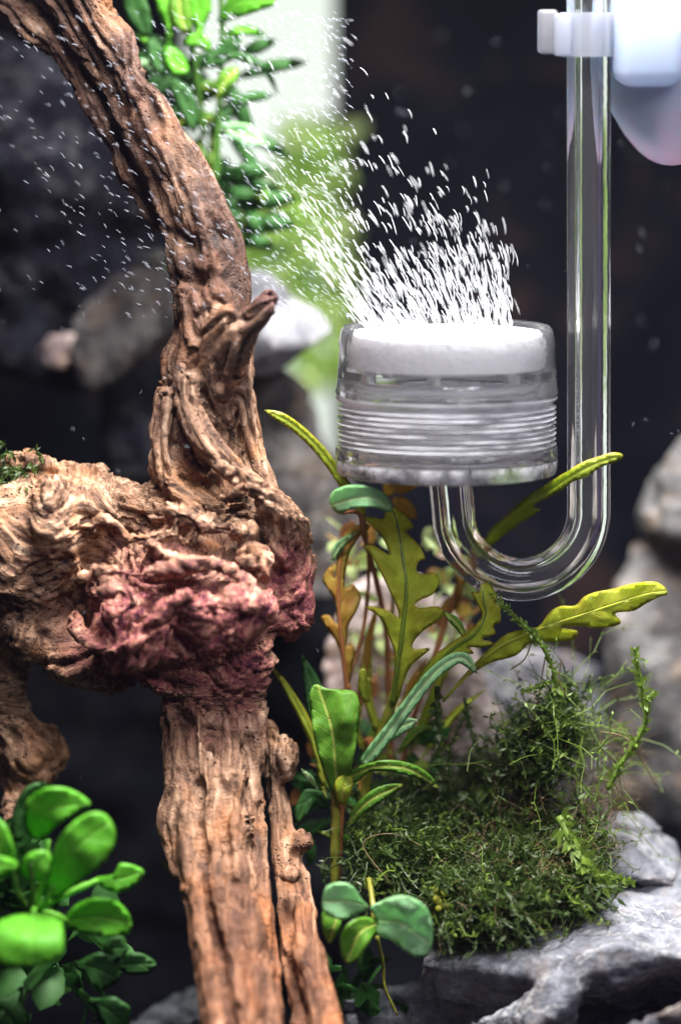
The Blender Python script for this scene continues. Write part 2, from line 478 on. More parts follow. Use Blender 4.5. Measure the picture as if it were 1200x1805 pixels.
def leaf(name, outline, mid, mat, parent, fold=.12, curl=0.0, ripple=.05, thick=.006, n=4, step=7, seed=0, rib=None, ribr=0, closed=True):
    """outline px points, mid rows (px,py,Y)"""
    o = crom_closed(outline, n); m = crom(mid, 8)
    x0, y0 = o.min(0); x1, y1 = o.max(0)
    gx, gy = np.meshgrid(np.arange(x0, x1, step), np.arange(y0, y1, step))
    gx = gx + (np.arange(gx.shape[0]) % 2)[:, None] * step * .5
    g = np.stack([gx.ravel(), gy.ravel()], 1)
    def dist_edges(g):
        a = o; b = np.roll(o, -1, 0); ab = b - a
        t = np.clip(((g[:, None] - a) * ab).sum(2) / ((ab ** 2).sum(1) + 1e-9), 0, 1)
        return np.sqrt((((g[:, None] - a) - t[..., None] * ab) ** 2).sum(2)).min(1)
    def inside(g):
        c = np.zeros(len(g), bool); a = o; b = np.roll(o, -1, 0)
        for i in range(len(o)):
            cond = (a[i, 1] > g[:, 1]) != (b[i, 1] > g[:, 1])
            xx = (b[i, 0] - a[i, 0]) * (g[:, 1] - a[i, 1]) / (b[i, 1] - a[i, 1] + 1e-12) + a[i, 0]
            c ^= cond & (g[:, 0] < xx)
        return c
    if len(g): g = g[inside(g)]
    if len(g): g = g[dist_edges(g) > step * .55]
    nb = len(o); pts = np.vstack([o, g]) if len(g) else o
    r = delaunay_2d_cdt([Vector(p) for p in pts], [], [list(range(nb))], 1, 1e-4)
    pv = np.array([tuple(v) for v in r[0]]); F = [tuple(f) for f in r[2]]
    de = dist_edges(pv)
    a = m[:-1, :2]; b = m[1:, :2]; ab = b - a; seg = np.sqrt((ab ** 2).sum(1)); cum = np.concatenate([[0], np.cumsum(seg)])
    t = np.clip(((pv[:, None] - a) * ab).sum(2) / ((ab ** 2).sum(1) + 1e-9), 0, 1)
    dv = pv[:, None] - a - t[..., None] * ab; dd = (dv ** 2).sum(2); j = dd.argmin(1); I = np.arange(len(pv))
    tt = t[I, j]; d = np.sqrt(dd[I, j]); cr = ab[j, 0] * dv[I, j, 1] - ab[j, 1] * dv[I, j, 0]
    s = d * np.sign(cr) / PXCM; u = (cum[j] + tt * seg[j]) / PXCM
    Y = m[j, 2] * (1 - tt) + m[j + 1, 2] * tt
    nz = noise(np.stack([pv[:, 0] / 38, pv[:, 1] / 38, np.full(len(pv), seed * 1.7)], 1))
    nz2 = noise(np.stack([pv[:, 0] / 13, pv[:, 1] / 13, np.full(len(pv), seed * 2.7)], 1))
    Y = Y - fold * np.abs(s) + curl * s * s + ripple * nz * np.clip(np.abs(s) * 4 + .3, 0, 1.5) + ripple * .25 * nz2
    inn = np.clip(de / (PXCM * .12), 0, 1); th = thick * np.sqrt(inn)
    Vf = P(pv[:, 0], pv[:, 1], Y - th * .5); Vb = P(pv[:, 0], pv[:, 1], Y + th * .5 + 1e-4)
    n0 = len(pv); bd = de < 1e-2
    mp = np.where(bd, np.arange(n0), np.arange(n0) + n0)
    FF = [f for f in F] + [tuple(int(mp[i]) for i in f[::-1]) for f in F]
    V = np.vstack([Vf, Vb]); uv = np.stack([u, s, np.clip(de / (PXCM * .16), 0, 1)], 1)
    # front side towards the camera
    f0 = F[0]; nn = np.cross(Vf[f0[1]] - Vf[f0[0]], Vf[f0[2]] - Vf[f0[0]])
    if nn[1] > 0: FF = [f[::-1] for f in FF]
    ob = mesh_obj(name, V, FF, mat, parent, uv=np.vstack([uv, uv]))
    if rib is not None:
        q = m.copy(); q[:, 2] -= thick * .6
        C = P(q[:, 0], q[:, 1], q[:, 2]); V2, F2 = tube(C, np.linspace(ribr, ribr * .25, len(C)) / PXCM, 6)
        mesh_obj('midrib', V2 , F2, rib, ob)
    return ob
def blade(mid, wpx, shape='oval', n=9):
    """outline px points around a midrib, half width wpx"""
    m = crom(mid, 6)[:, :2]; T = np.gradient(m, axis=0); T /= np.linalg.norm(T, axis=1)[:, None] + 1e-9
    N = np.stack([-T[:, 1], T[:, 0]], 1); t = np.linspace(0, 1, len(m))
    if shape == 'oval': w = np.sin(math.pi * np.clip(t, 0, 1)) ** .55
    elif shape == 'spoon': w = np.interp(t, [0, .25, .5, .78, .93, 1], [.1, .3, .85, 1, .65, .05])
    elif shape == 'lance': w = np.interp(t, [0, .15, .4, .7, 1], [.15, .6, 1, .7, .03])
    else: w = np.interp(t, [0, .1, .9, 1], [.6, 1, .9, .2])
    w = w * wpx; k = np.unique(np.linspace(0, len(m) - 1, n).astype(int))
    a = m[k] + N[k] * w[k, None]; b = m[k][::-1] - N[k][::-1] * w[k][::-1, None]
    return np.vstack([a, b])
def bleaf(name, mid, w, mat, parent, shape='oval', **k):
    return leaf(name, blade(mid, w, shape), mid, mat, parent, **k)

# ================================================================== SETTING
def box(lo, hi):
    V = [(x, y, z) for x in (lo[0], hi[0]) for y in (lo[1], hi[1]) for z in (lo[2], hi[2])]
    return V, [(0, 1, 3, 2), (4, 6, 7, 5), (0, 4, 5, 1), (2, 3, 7, 6), (0, 2, 6, 4), (1, 5, 7, 3)]
# soil bed
nx, ny = 150, 110
gx, gy = np.meshgrid(np.linspace(-22, 22, nx), np.linspace(-9, 14.0, ny))
p = np.stack([gx.ravel(), gy.ravel(), np.zeros(nx * ny)], 1)
hz_ = -11.2 + .03 * p[:, 1] + .5 * fbm(p * .25, 3) + .14 * noise(p * 2.5) + .06 * noise(p * 6)
p[:, 2] = hz_
F = [(j * nx + i, j * nx + i + 1, (j + 1) * nx + i + 1, (j + 1) * nx + i) for j in range(ny - 1) for i in range(nx - 1)]
tag(mesh_obj('ground', p, np.array(F), M['soil']), kind='structure')

# frosted pale back pane, lit from the room behind the tank
k = NT('frosted_back_pane')
o_ = k.co(); em = k.N('ShaderNodeEmission')
k.L(k.mix(k.noise(o_, .16, 2), (.84, .97, .84), (.95, 1.0, .92)), em.inputs[0]); em.inputs[1].default_value = .95
k.L(em.outputs[0], k.out.inputs[0]); M['pane'] = k.m
V, F = box((-5.0, 15.5, -12), (.6, 15.7, 14))
tag(mesh_obj('background_pane', V, F, M['pane'], smooth=False), kind='structure')
V, F = box((P(588, 300, 14.6)[0], 14.6, -12), (22, 15.2, 14))
tag(mesh_obj('background_film', V, F, M['film'], smooth=False), kind='structure')
V, F = box((-22, 14.6, -12), (P(330, 300, 14.6)[0], 15.2, 14))
tag(mesh_obj('background_film', V, F, M['film'], smooth=False), kind='structure')

# ================================================================== ROCKS
def rock(name, hulls, mat, label, group=None, h=.11, amp=.22, fine=.05, seed=0, ells=(), cuts=()):
    """hulls: lists of (px,py,Y) corner points"""
    H = [[P(*q) for q in hl] for hl in hulls]
    allp = np.array([q for hl in H for q in hl] + [P(e[0], e[1], e[2]) + s * max(e[3:6]) / PXCM for e in ells for s in (-1, 1)])
    f = SDF(allp.min(0) - .6, allp.max(0) + .6, h)
    for hl in H: f.hull(hl, .35)
    for e in ells: f.ell(P(e[0], e[1], e[2]), (e[3] / PXCM, e[5] / PXCM, e[4] / PXCM), .3)
    for e in cuts: f.ell(P(e[0], e[1], e[2]), (e[3] / PXCM, e[5] / PXCM, e[4] / PXCM), .2, cut=True)
    V, Q = f.mesh(); N = vnormals(V, Q)
    if (N * (V - V.mean(0))).sum() < 0: Q = Q[:, ::-1]; N = -N
    d = amp * fbm(V * .55, 3, seed) + fine * ridged(V * 2.0, 3, seed + 3) + .02 * noise(V * 7, seed)
    # bedding cracks
    c = np.abs(noise(V * np.array([.35, .35, 1.4]), seed + 9)); d -= .12 * np.exp(-(c / .035) ** 2)
    V = V + N * d[:, None]
    o = mesh_obj(name, V, Q, mat, origin=(V.mean(0)[0], V.mean(0)[1], V.min(0)[2]))
    return tag(o, label, 'rock', group)

# front right ledge: lit shelf, dark undercut face
rock('ledge_rock', [
    [(745, 1700, -1.4), (900, 1715, -2.3), (990, 1738, -2.6), (1090, 1668, -2.7), (1250, 1690, -2.9), (1250, 1520, 1.4), (1060, 1535, 1.2), (900, 1590, 1.0), (760, 1630, .6),
     (760, 1800, .8), (1250, 1800, 1.6), (1250, 1700, -1.8), (780, 1760, -.8)],
    [(600, 1760, -.4), (800, 1720, -.4), (1250, 1900, -.2), (620, 1990, 0), (1250, 1900, 2.5), (620, 1860, 2.5), (1250, 1680, 1.5)],
    [(700, 1905, -2.2), (820, 1800, -2.4), (980, 1735, -2.6), (1020, 1745, -2.7), (960, 1800, -2.9), (830, 1920, -2.8), (700, 1960, -1), (1000, 1960, -1)],
    ], M['rock'], 'wide flat grey ledge rock with bright top edge carrying the moss', h=.09, amp=.16, fine=.06, seed=4)
rock('jagged_rock', [
    [(1060, 1470, 1.0), (1080, 1432, 1.6), (1135, 1426, 1.5), (1190, 1480, 1.4), (1215, 1560, 1.0), (1190, 1560, .2), (1110, 1545, 0.0), (1060, 1560, .4), (1120, 1600, 1.5), (1060, 1600, 1.8)],
    ], M['rock'], 'small jagged grey rock with white rim on top of the ledge', h=.06, amp=.08, fine=.05, seed=14, cuts=[(1135, 1495, -.1, 42, 34, 30)])
rock('corner_rock', [
    [(1000, 1900, -3.6), (1090, 1820, -3.7), (1240, 1750, -3.8), (1260, 1900, -3.6), (1000, 1950, -1), (1260, 1800, -2)],
    ], M['rock_dark'], 'dark rock in the lower right corner below the ledge', seed=24)
rock('foot_rock', [
    [(225, 1800, 1), (280, 1765, 1.4), (350, 1738, 1.8), (420, 1745, 1.8), (500, 1800, 1.6), (520, 1900, 0), (220, 1900, 0), (350, 1790, -.2), (300, 1900, 2.5)],
    ], M['rock'], 'grey rock peeking out beside the foot of the driftwood', seed=33, h=.08)
rock('tall_rock', [
    [(1120, 900, 5), (1150, 830, 5), (1195, 760, 5), (1260, 740, 5), (1300, 950, 4), (1180, 950, 4), (1130, 945, 5), (1300, 900, 8), (1150, 950, 8)],
    ], M['rock_brown'], 'pale brown rock at the right edge above the grey boulder', h=.14, seed=41, amp=.25)
rock('boulder', [
    [(1075, 1020, 5.5), (1110, 955, 5.5), (1160, 930, 5.5), (1300, 930, 5.5), (1300, 1400, 4), (1110, 1330, 4.6), (1060, 1190, 5), (1090, 1100, 4.6), (1300, 1200, 8), (1100, 1200, 8), (1080, 1450, 5), (1300, 1500, 4)],
    ], M['rock_brown'], 'tall grey boulder standing at the right edge behind the moss', h=.14, seed=47, amp=.3)
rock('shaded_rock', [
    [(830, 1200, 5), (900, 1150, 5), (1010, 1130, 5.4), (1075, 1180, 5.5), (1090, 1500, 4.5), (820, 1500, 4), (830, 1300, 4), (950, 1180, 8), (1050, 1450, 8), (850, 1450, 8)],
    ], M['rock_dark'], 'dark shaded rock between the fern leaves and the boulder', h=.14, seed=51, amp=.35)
rock('pale_rock', [
    [(560, 1130, 3.4), (600, 1060, 3.6), (680, 1010, 3.8), (760, 1020, 3.8), (820, 1090, 3.6), (840, 1200, 3.2), (880, 1330, 2.8), (860, 1400, 2.6), (800, 1400, 2.4), (700, 1300, 2.6), (560, 1260, 2.6), (700, 1200, 5.5), (830, 1350, 5)],
    ], M['rock_warm'], 'pale pinkish rock lit behind the lobed leaves', h=.1, seed=57, amp=.3, fine=.12)
rock('chalk_rock', [
    [(775, 1230, 1.9), (800, 1200, 2.0), (835, 1230, 2.0), (860, 1290, 1.8), (905, 1335, 1.6), (880, 1420, 1.2), (810, 1410, 1.2), (785, 1320, 1.5), (830, 1300, 2.6)],
    ], M['rock_warm'], 'slanting whitish rock right of the plant stems', h=.07, seed=63, amp=.12, fine=.08)
rock('wedge_rock', [
    [(420, 470, 5), (470, 485, 5), (560, 540, 5), (592, 585, 5), (560, 610, 4.6), (480, 655, 4.4), (420, 650, 4.4), (420, 480, 7), (560, 560, 7), (470, 600, 3.9)],
    ], M['rock_dim'], 'light grey wedge shaped rock behind the broken branch stub', h=.1, seed=71, amp=.14)
rock('slope_rock', [
    [(440, 650, 6), (500, 640, 6), (545, 700, 6), (590, 790, 6), (640, 900, 5.5), (640, 1060, 5), (430, 1060, 5), (430, 700, 5.5), (550, 900, 8), (450, 700, 8)],
    ], M['rock_umber'], 'sloping brown grey rock between driftwood and diffuser', h=.14, seed=77, amp=.3)
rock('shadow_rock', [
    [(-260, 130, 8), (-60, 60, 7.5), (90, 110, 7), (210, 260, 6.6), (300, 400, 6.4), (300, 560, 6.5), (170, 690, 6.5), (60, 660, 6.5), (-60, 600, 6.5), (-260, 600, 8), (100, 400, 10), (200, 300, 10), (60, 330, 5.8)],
    ], M['rock_shaded'], 'large dark rock wall in the upper left behind the branch', h=.16, seed=81, amp=.5, fine=.18)
rock('hanging_rock', [
    [(125, 560, 5.4), (190, 470, 5.6), (290, 440, 5.4), (320, 560, 5.4), (230, 600, 5), (190, 690, 5), (150, 705, 5), (120, 640, 5), (220, 520, 7)],
    ], M['rock_umber'], 'grey rock drooping below the dark rock wall', h=.12, seed=87, amp=.25)
rock('shelf_rock', [
    [(175, 690, 6.5), (230, 630, 6.5), (330, 620, 6.5), (330, 860, 6), (200, 850, 6), (180, 760, 6), (260, 750, 9)],
    ], M['rock_shaded'], 'grey green rock in the shade left of the upright branch', h=.14, seed=91, amp=.25)
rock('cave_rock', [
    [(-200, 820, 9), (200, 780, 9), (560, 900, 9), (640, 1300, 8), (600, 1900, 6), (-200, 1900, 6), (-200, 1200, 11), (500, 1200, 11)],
    ], M['soil'], 'rock under the burl with its deep shade painted nearly black', h=.25, seed=93, amp=.5)
rock('red_rock', [
    [(60, 620, 5.6), (90, 590, 5.2), (140, 590, 5.2), (155, 630, 5.2), (110, 655, 5.2), (70, 650, 5.4), (110, 620, 6.3)],
    ], M['rock_warm'], 'small rusty brown stone on the dark rock wall', h=.08, seed=95, amp=.1)

# ================================================================== DRIFTWOOD
lo = np.minimum(P(-70, 1930, -6.0), P(-70, 1930, 3.5)); hi = np.maximum(P(625, -90, 3.5), P(625, -90, -6))
lo[1], hi[1] = -6.0, 3.6
f = SDF(lo, hi, .055)
CH = []     # grain guides: (points cm)
def chain(pts, k=.12, n=5, guide=True, cut=False, wob=0.0):
    c = crom(pts, n); q = P(c[:, 0], c[:, 1], c[:, 2])
    rr = c[:, 3] / PXCM
    if wob: rr = rr * (1 + wob * noise(np.stack([c[:, 1] / 45, c[:, 0] / 45, c[:, 2]], 1)))
    for i in range(len(q) - 1): f.cone(q[i], q[i + 1], rr[i], rr[i + 1], k, cut)
    if guide: CH.append(q)
def ell(px, py, Y, rx, rz, ry, k=.18, rot=0, cut=False):
    f.ell(P(px, py, Y), (rx / PXCM, ry / PXCM, rz / PXCM), k, rot, cut)
# upper branch: bundle of fused strands
chain([(70, -80, 1.6, 34), (140, 50, 1.3, 32), (205, 150, 1.0, 30), (262, 250, .8, 30), (300, 340, .6, 30), (330, 440, .3, 30), (336, 540, .2, 30), (322, 640, .2, 32), (305, 740, .1, 32), (296, 860, .1, 34)], wob=.35)
chain([(120, -80, 1.3, 36), (190, 60, 1.0, 32), (240, 160, .7, 30), (290, 260, .5, 30), (335, 350, .2, 32), (370, 450, .1, 34), (380, 550, -.05, 34), (372, 650, -.1, 38), (380, 750, 0, 40), (400, 860, .1, 44)], wob=.35)
chain([(200, 48, 1.1, 17), (222, 75, .8, 22), (232, 130, .6, 17), (265, 165, .6, 20), (300, 230, .5, 22), (345, 300, .4, 22), (378, 370, .3, 24), (402, 440, .3, 24), (414, 520, .2, 24), (420, 620, .3, 26), (424, 700, .4, 26), (436, 790, .4, 24), (470, 870, .2, 26)], .08, wob=.3)
chain([(-90, -90, 2.4, 40), (30, 20, 2.0, 34), (110, 90, 1.6, 26), (170, 180, 1.4, 24), (230, 280, 1.2, 26), (285, 390, 1.0, 24)], .1, wob=.4)
# sweeping pale ridge
chain([(330, 520, -.15, 20), (345, 600, -.35, 22), (330, 690, -.5, 24), (352, 760, -.75, 24), (398, 815, -.9, 22), (440, 850, -.9, 20), (478, 885, -.8, 24), (520, 925, -.5, 28)], .07)
chain([(430, 640, -.1, 18), (436, 720, -.3, 16), (455, 800, -.4, 15), (478, 870, -.5, 18)], .06)
chain([(295, 700, -.2, 18), (286, 780, -.3, 16), (300, 850, -.5, 18), (350, 885, -.9, 14), (400, 880, -1.2, 10), (430, 850, -1.3, 6)], .06)
ell(350, 800, .1, 62, 90, 50); ell(372, 700, .1, 50, 80, 45)
# stubs
chain([(385, 690, -.2, 34), (405, 630, -.55, 32), (432, 580, -.8, 25), (458, 550, -.95, 21), (478, 530, -1.05, 17)], .1)
chain([(352, 640, -.4, 22), (372, 590, -.6, 17), (392, 560, -.8, 13), (404, 548, -.85, 10)], .07)
ell(478, 522, -1.0, 17, 13, 15, .04); ell(470, 520, -1.15, 8, 7, 8, .03, cut=True)
chain([(478, 512, -1.25, 4), (484, 522, -1.5, 5)], .02, guide=False, cut=True)
chain([(398, 540, -1.0, 5), (396, 555, -1.25, 4)], .02, guide=False, cut=True)
ell(338, 640, -.72, 9, 24, 26, .06, .2, cut=True)
ell(344, 716, -1.0, 5, 6, 10, .03, cut=True)
# burl
ell(330, 1060, -.1, 180, 135, 120); ell(60, 960, .2, 100, 125, 100); ell(150, 890, .3, 120, 58, 90)
ell(330, 900, .2, 120, 60, 80)
ell(495, 945, -.1, 54, 72, 70, .15); ell(512, 1055, .1, 55, 78, 75, .12); ell(532, 1010, .1, 34, 44, 50, .08)
ell(525, 1090, -.1, 36, 40, 50, .1)
ell(400, 1085, -1.05, 92, 62, 62, .14, .25); ell(330, 1155, -.5, 120, 75, 80, .15); ell(235, 1120, -.9, 80, 70, 75, .12)
ell(60, 1110, .1, 80, 55, 70); ell(130, 1160, -.1, 70, 50, 55, .15); ell(190, 1195, -.1, 50, 30, 45, .12)
ell(15, 960, -.3, 60, 110, 70); ell(95, 920, -.5, 50, 90, 60, .15)
ell(322, 908, -.85, 32, 22, 28, .05); ell(362, 926, -1.0, 30, 27, 30, .05); ell(418, 935, -.95, 34, 24, 28, .05); ell(300, 898, -.9, 13, 16, 16, .03)
ell(450, 985, -1.1, 36, 26, 30, .06, -.3); ell(462, 1005, -1.15, 20, 26, 24, .05); ell(478, 1075, -1.2, 24, 34, 30, .06, .3)
ell(352, 1070, -1.55, 38, 32, 26, .08); ell(435, 1060, -1.5, 46, 28, 26, .07, -.35); ell(250, 1160, -1.6, 34, 13, 16, .05, .5)
chain([(110, 1000, -.7, 20), (150, 945, -.85, 16), (185, 915, -.9, 12), (210, 935, -1.05, 12), (255, 950, -1.1, 11), (300, 940, -1.15, 12), (330, 955, -1.3, 14)], .05, guide=False)
chain([(130, 1090, -1.1, 16), (150, 1130, -1.35, 14), (200, 1145, -1.6, 14), (250, 1120, -1.8, 14), (290, 1080, -1.8, 14), (330, 1050, -1.8, 14)], .05, guide=False)
chain([(150, 1010, -1.2, 10), (200, 1000, -1.4, 9), (250, 1010, -1.5, 9), (310, 1000, -1.5, 10), (370, 985, -1.45, 12)], .05, guide=False)
chain([(175, 1050, -1.5, 9), (215, 1035, -1.65, 10), (235, 1060, -1.75, 9), (205, 1085, -1.7, 9), (180, 1070, -1.65, 8)], .04, guide=False)
chain([(280, 970, -1.2, 8), (340, 990, -1.4, 8), (400, 1000, -1.4, 9), (440, 1030, -1.5, 10)], .04, guide=False)
ell(175, 985, .5, 90, 90, 60); ell(190, 1080, .5, 90, 80, 60)
# hollows
ell(150, 965, -1.15, 22, 36, 40, .1, .2, cut=True); ell(235, 985, -1.55, 55, 22, 30, .1, cut=True); ell(205, 1020, -1.95, 34, 16, 26, .07, .2, cut=True)
ell(400, 892, -1.0, 42, 15, 40, .06, -.3, cut=True); ell(330, 920, -1.35, 9, 10, 16, .03, cut=True); ell(225, 1105, -2.1, 50, 15, 28, .07, -.4, cut=True)
ell(75, 1060, -.95, 26, 36, 26, .1, cut=True); ell(470, 1035, -1.5, 14, 22, 30, .06, .6, cut=True); ell(250, 920, -.9, 34, 12, 24, .08, cut=True)
ell(105, 1020, -1.05, 20, 46, 26, .08, -.3, cut=True); ell(300, 1035, -2.1, 26, 13, 26, .06, .5, cut=True); ell(400, 1150, -1.8, 60, 22, 30, .1, .2, cut=True)
ell(345, 1205, -1.55, 150, 34, 80, .12, cut=True)
# legs
chain([(330, 1150, -.2, 50), (318, 1240, -.4, 32), (318, 1340, -.9, 28), (332, 1440, -1.5, 30), (352, 1560, -2.2, 28), (375, 1690, -3.0, 30), (402, 1860, -4.0, 32)], .07, wob=.3)
chain([(350, 1180, -.5, 50), (356, 1260, -.8, 30), (360, 1370, -1.3, 27), (376, 1490, -1.9, 27), (396, 1620, -2.7, 27), (425, 1740, -3.4, 26), (450, 1880, -4.3, 28)], .06, wob=.3)
chain([(400, 1130, -.6, 55), (400, 1250, -.7, 34), (405, 1350, -1.1, 30), (414, 1470, -1.7, 30), (430, 1600, -2.5, 28), (448, 1720, -3.2, 28), (470, 1880, -4.0, 30)], .06, wob=.3)
chain([(440, 1120, -.4, 50), (442, 1220, -.4, 30), (446, 1320, -.6, 26), (448, 1440, -1.2, 22), (455, 1560, -1.9, 20), (466, 1680, -2.5, 22), (480, 1860, -3.2, 24)], .06, wob=.3)
chain([(304, 1400, -1.3, 14), (300, 1450, -1.5, 19), (306, 1490, -1.6, 16), (322, 1540, -1.9, 18)], .08)
ell(297, 1525, -1.4, 12, 10, 12, .04)
chain([(470, 1290, .1, 20), (488, 1380, -.1, 18), (506, 1470, -.5, 20), (526, 1570, -1.3, 24), (540, 1680, -2.4, 26), (565, 1770, -3.1, 28), (590, 1900, -4.0, 30)], .07, wob=.3)
chain([(474, 1340, -.1, 13), (488, 1430, -.5, 15), (502, 1540, -1.2, 18), (514, 1650, -1.9, 20), (532, 1760, -2.6, 23), (545, 1900, -3.4, 26)], .06, wob=.35)
ell(513, 1543, -1.9, 20, 14, 20, .06); ell(530, 1484, -.7, 26, 24, 34, .12); ell(498, 1338, -.1, 32, 44, 36, .12); ell(512, 1325, -.1, 18, 22, 24, .06); ell(508, 1362, -.2, 14, 18, 20, .05)
ell(350, 1390, -1.65, 12, 30, 14, .06, .1, cut=True); ell(372, 1300, -1.2, 14, 40, 14, .06, cut=True)
for cp in ([(338, 1270, -1.05, 5), (340, 1380, -1.6, 8), (358, 1500, -2.15, 8), (376, 1620, -2.85, 9), (398, 1730, -3.6, 8), (425, 1870, -4.5, 9)],
           [(380, 1260, -1.15, 7), (384, 1370, -1.55, 6), (398, 1480, -2.1, 8), (414, 1600, -2.9, 9), (436, 1720, -3.6, 9), (462, 1870, -4.4, 8)],
           [(424, 1250, -.9, 8), (428, 1360, -1.2, 7), (434, 1450, -1.7, 6), (446, 1570, -2.4, 8), (458, 1690, -3.1, 8), (478, 1870, -4.0, 9)],
           [(468, 1360, -.9, 9), (474, 1450, -1.2, 8), (484, 1560, -1.9, 8), (494, 1680, -2.6, 9), (512, 1870, -3.6, 10)],
           [(470, 1380, -.3, 9), (476, 1470, -.6, 6), (486, 1580, -1.2, 6), (498, 1700, -2.0, 7), (514, 1870, -3.0, 8)]):
    chain(cp, .05, guide=False, cut=True)
# lower left knob and root
ell(45, 1330, .6, 75, 62, 60); ell(20, 1270, .5, 50, 50, 50); ell(85, 1300, .5, 28, 34, 34, .1)
chain([(40, 1370, .5, 34), (25, 1430, .2, 24), (5, 1500, 0, 22), (-30, 1600, 0, 24)], .1)
chain([(10, 1150, .4, 40), (10, 1260, .5, 40)], .1)
chain([(20, 820, .6, 20), (50, 812, .4, 16), (110, 826, .3, 14), (180, 836, .3, 18)], .06, guide=False)

V, Q = f.mesh(); N = vnormals(V, Q)
if (N * (V - P(350, 1060, 0))).sum() < 0: Q = Q[:, ::-1]; N = -N
# photo-plane coordinates of every vertex (used to decide which part it belongs to)
def topx(V):
    d = V - CAM; z = d @ FWD
    return 600 + PXCM * DIST * d[:, 0] / z, 902.5 - PXCM * DIST * (d @ UP) / z
PXv, PYv = topx(V)
w_b = sstep(850, 925, PYv + 30 * noise(V * 1.1)) * (1 - sstep(1190, 1260, PYv)) 
w_b = np.maximum(w_b, (PXv < 120) * sstep(1180, 1260, PYv))
# swirling warp of the burl
wp = np.stack([fbm(V * 1.0, 3, 11), fbm(V * 1.0, 3, 12), fbm(V * 1.0, 3, 13)], 1)
wps = np.stack([noise(V * .55, 51), noise(V * .55, 52), noise(V * .55, 53)], 1)
# grain coordinate
gs = np.zeros((len(V), 3)); ws = np.zeros(len(V)); s0 = 0
for c in CH:
    a, b = c[:-1], c[1:]; ab = b - a; L = np.sqrt((ab ** 2).sum(1)); cum = np.concatenate([[0], np.cumsum(L)])
    best = np.full(len(V), 1e9); q = np.zeros((len(V), 3))
    for i in range(len(a)):
        t = np.clip(((V - a[i]) @ ab[i]) / (L[i] ** 2), 0, 1); o = V - a[i] - t[:, None] * ab[i]
        d = (o ** 2).sum(1); m = d < best; best[m] = d[m]
        sl = cum[i] + t[m] * L[i]
        q[m] = o[m] * 3.4 + (sl[:, None]) * np.array([.20, .15, .17])
    w = np.exp(-best / .06) + 1e-9 / (1 + best); gs += w[:, None] * q; ws += w
gs /= ws[:, None]
gs += .16 * wp
gb = (V + wps * 2.2) * np.array([1.2, 1.2, 2.0])
G = gs * (1 - w_b)[:, None] + gb * w_b[:, None]
groove = -np.exp(-(noise(G * .8, 2) / .10) ** 2) * .12 - np.exp(-(noise(G * 1.9, 3) / .12) ** 2) * .06
d = groove * (1 - .5 * w_b) * (1 - .45 * sstep(1230, 1400, PYv)) + .05 * fbm(G * .8, 3, 5) + .028 * noise(G * 4, 6)
smooth_zone = sstep(-.1, .35, noise(V * .55, 41))
rough = w_b * (.20 * fbm(V * .8 + wps * .8, 2, 31) - .10 * np.exp(-(noise(V * .8 + wps * 1.6, 36) / .06) ** 2) - .05 * np.exp(-(noise(V * 2.0 + wps * 3.0, 37) / .09) ** 2) + (.025 * noise(V * 4.5, 8) + .02 * noise(V * 9, 9)) * (1.1 - smooth_zone))
pits = sstep(.28, .5, noise(V * 4.2, 15)) * sstep(.05, .3, noise(V * .9, 16))
d = d + rough - (.02 + .07 * w_b) * pits - .045 * sstep(.3, .5, noise(V * 8, 18)) * w_b * (1 - smooth_zone)
V = V + N * d[:, None]
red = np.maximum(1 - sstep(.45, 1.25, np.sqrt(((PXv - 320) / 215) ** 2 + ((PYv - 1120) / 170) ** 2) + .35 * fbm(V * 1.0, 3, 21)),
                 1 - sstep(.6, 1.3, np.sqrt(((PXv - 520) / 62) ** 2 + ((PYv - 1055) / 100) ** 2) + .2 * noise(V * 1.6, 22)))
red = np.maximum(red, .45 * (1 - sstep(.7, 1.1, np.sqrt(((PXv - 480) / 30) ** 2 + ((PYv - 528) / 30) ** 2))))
tone = 1 - .93 * (1 - sstep(500, 900, PYv)) * (1 - .35 * sstep(.0, .3, noise(V * .8, 25)))  # branch darker upward: the weak grazing light is put into the colour
root = empty('driftwood', P(420, 1805, -3.5), 'large gnarled brown driftwood with a reddish burl and a curving branch', 'driftwood')
mid = PYv[Q].mean(1) + 18 * noise(V[Q[:, 0]] * 1.0, 27); mx = PXv[Q].mean(1)
is_b = (mid < 872) & (mx > 262)
is_b |= (mid < 800)
is_l = (mid > 1225) & (mx > 200)
is_k = (mid > 1225) & (mx <= 200)
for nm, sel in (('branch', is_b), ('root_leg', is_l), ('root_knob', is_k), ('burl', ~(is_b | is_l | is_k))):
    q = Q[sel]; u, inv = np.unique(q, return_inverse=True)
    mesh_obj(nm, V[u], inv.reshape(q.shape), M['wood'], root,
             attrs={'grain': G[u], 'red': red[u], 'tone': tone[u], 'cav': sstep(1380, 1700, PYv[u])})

# ================================================================== GLASS DIFFUSER
M['glass'] = glass('clear_glass', 1.3, 0, (.99, 1, .995), .25, 2.2, .028)
M['cap_glass'] = glass('cap_glass', 1.3, 0, (1, 1, 1), .3, 2, .035)
M['bore'] = glass('gas_in_glass', 1.42, 0, (.99, 1, .995), .1, 1.6)
M['glass_rough'] = glass('etched_glass', 1.22, .03, (.99, .99, 1), .3, 6, .3)
k = NT('ceramic'); o_ = k.co(); n_ = k.noise(o_, 9, 5, .65); n2_ = k.noise(o_, 2.5, 3)
k.set(Base_Color=k.mix(n_, (.66, .66, .69), (.84, .84, .87)), Roughness=.85, Normal=k.bump(k.math('ADD', k.math('MULTIPLY', n_, .5), k.math('MULTIPLY', n2_, .6)), .8, .0016))
k.bsdf.inputs['Subsurface Radius'].default_value = (1, 1, 1); k.bsdf.inputs['Subsurface Weight'].default_value = .12; k.bsdf.inputs['Subsurface Scale'].default_value = .002
M['ceramic'] = k.m
DX = float(P(787, 700, 0)[0])
DZ = zz
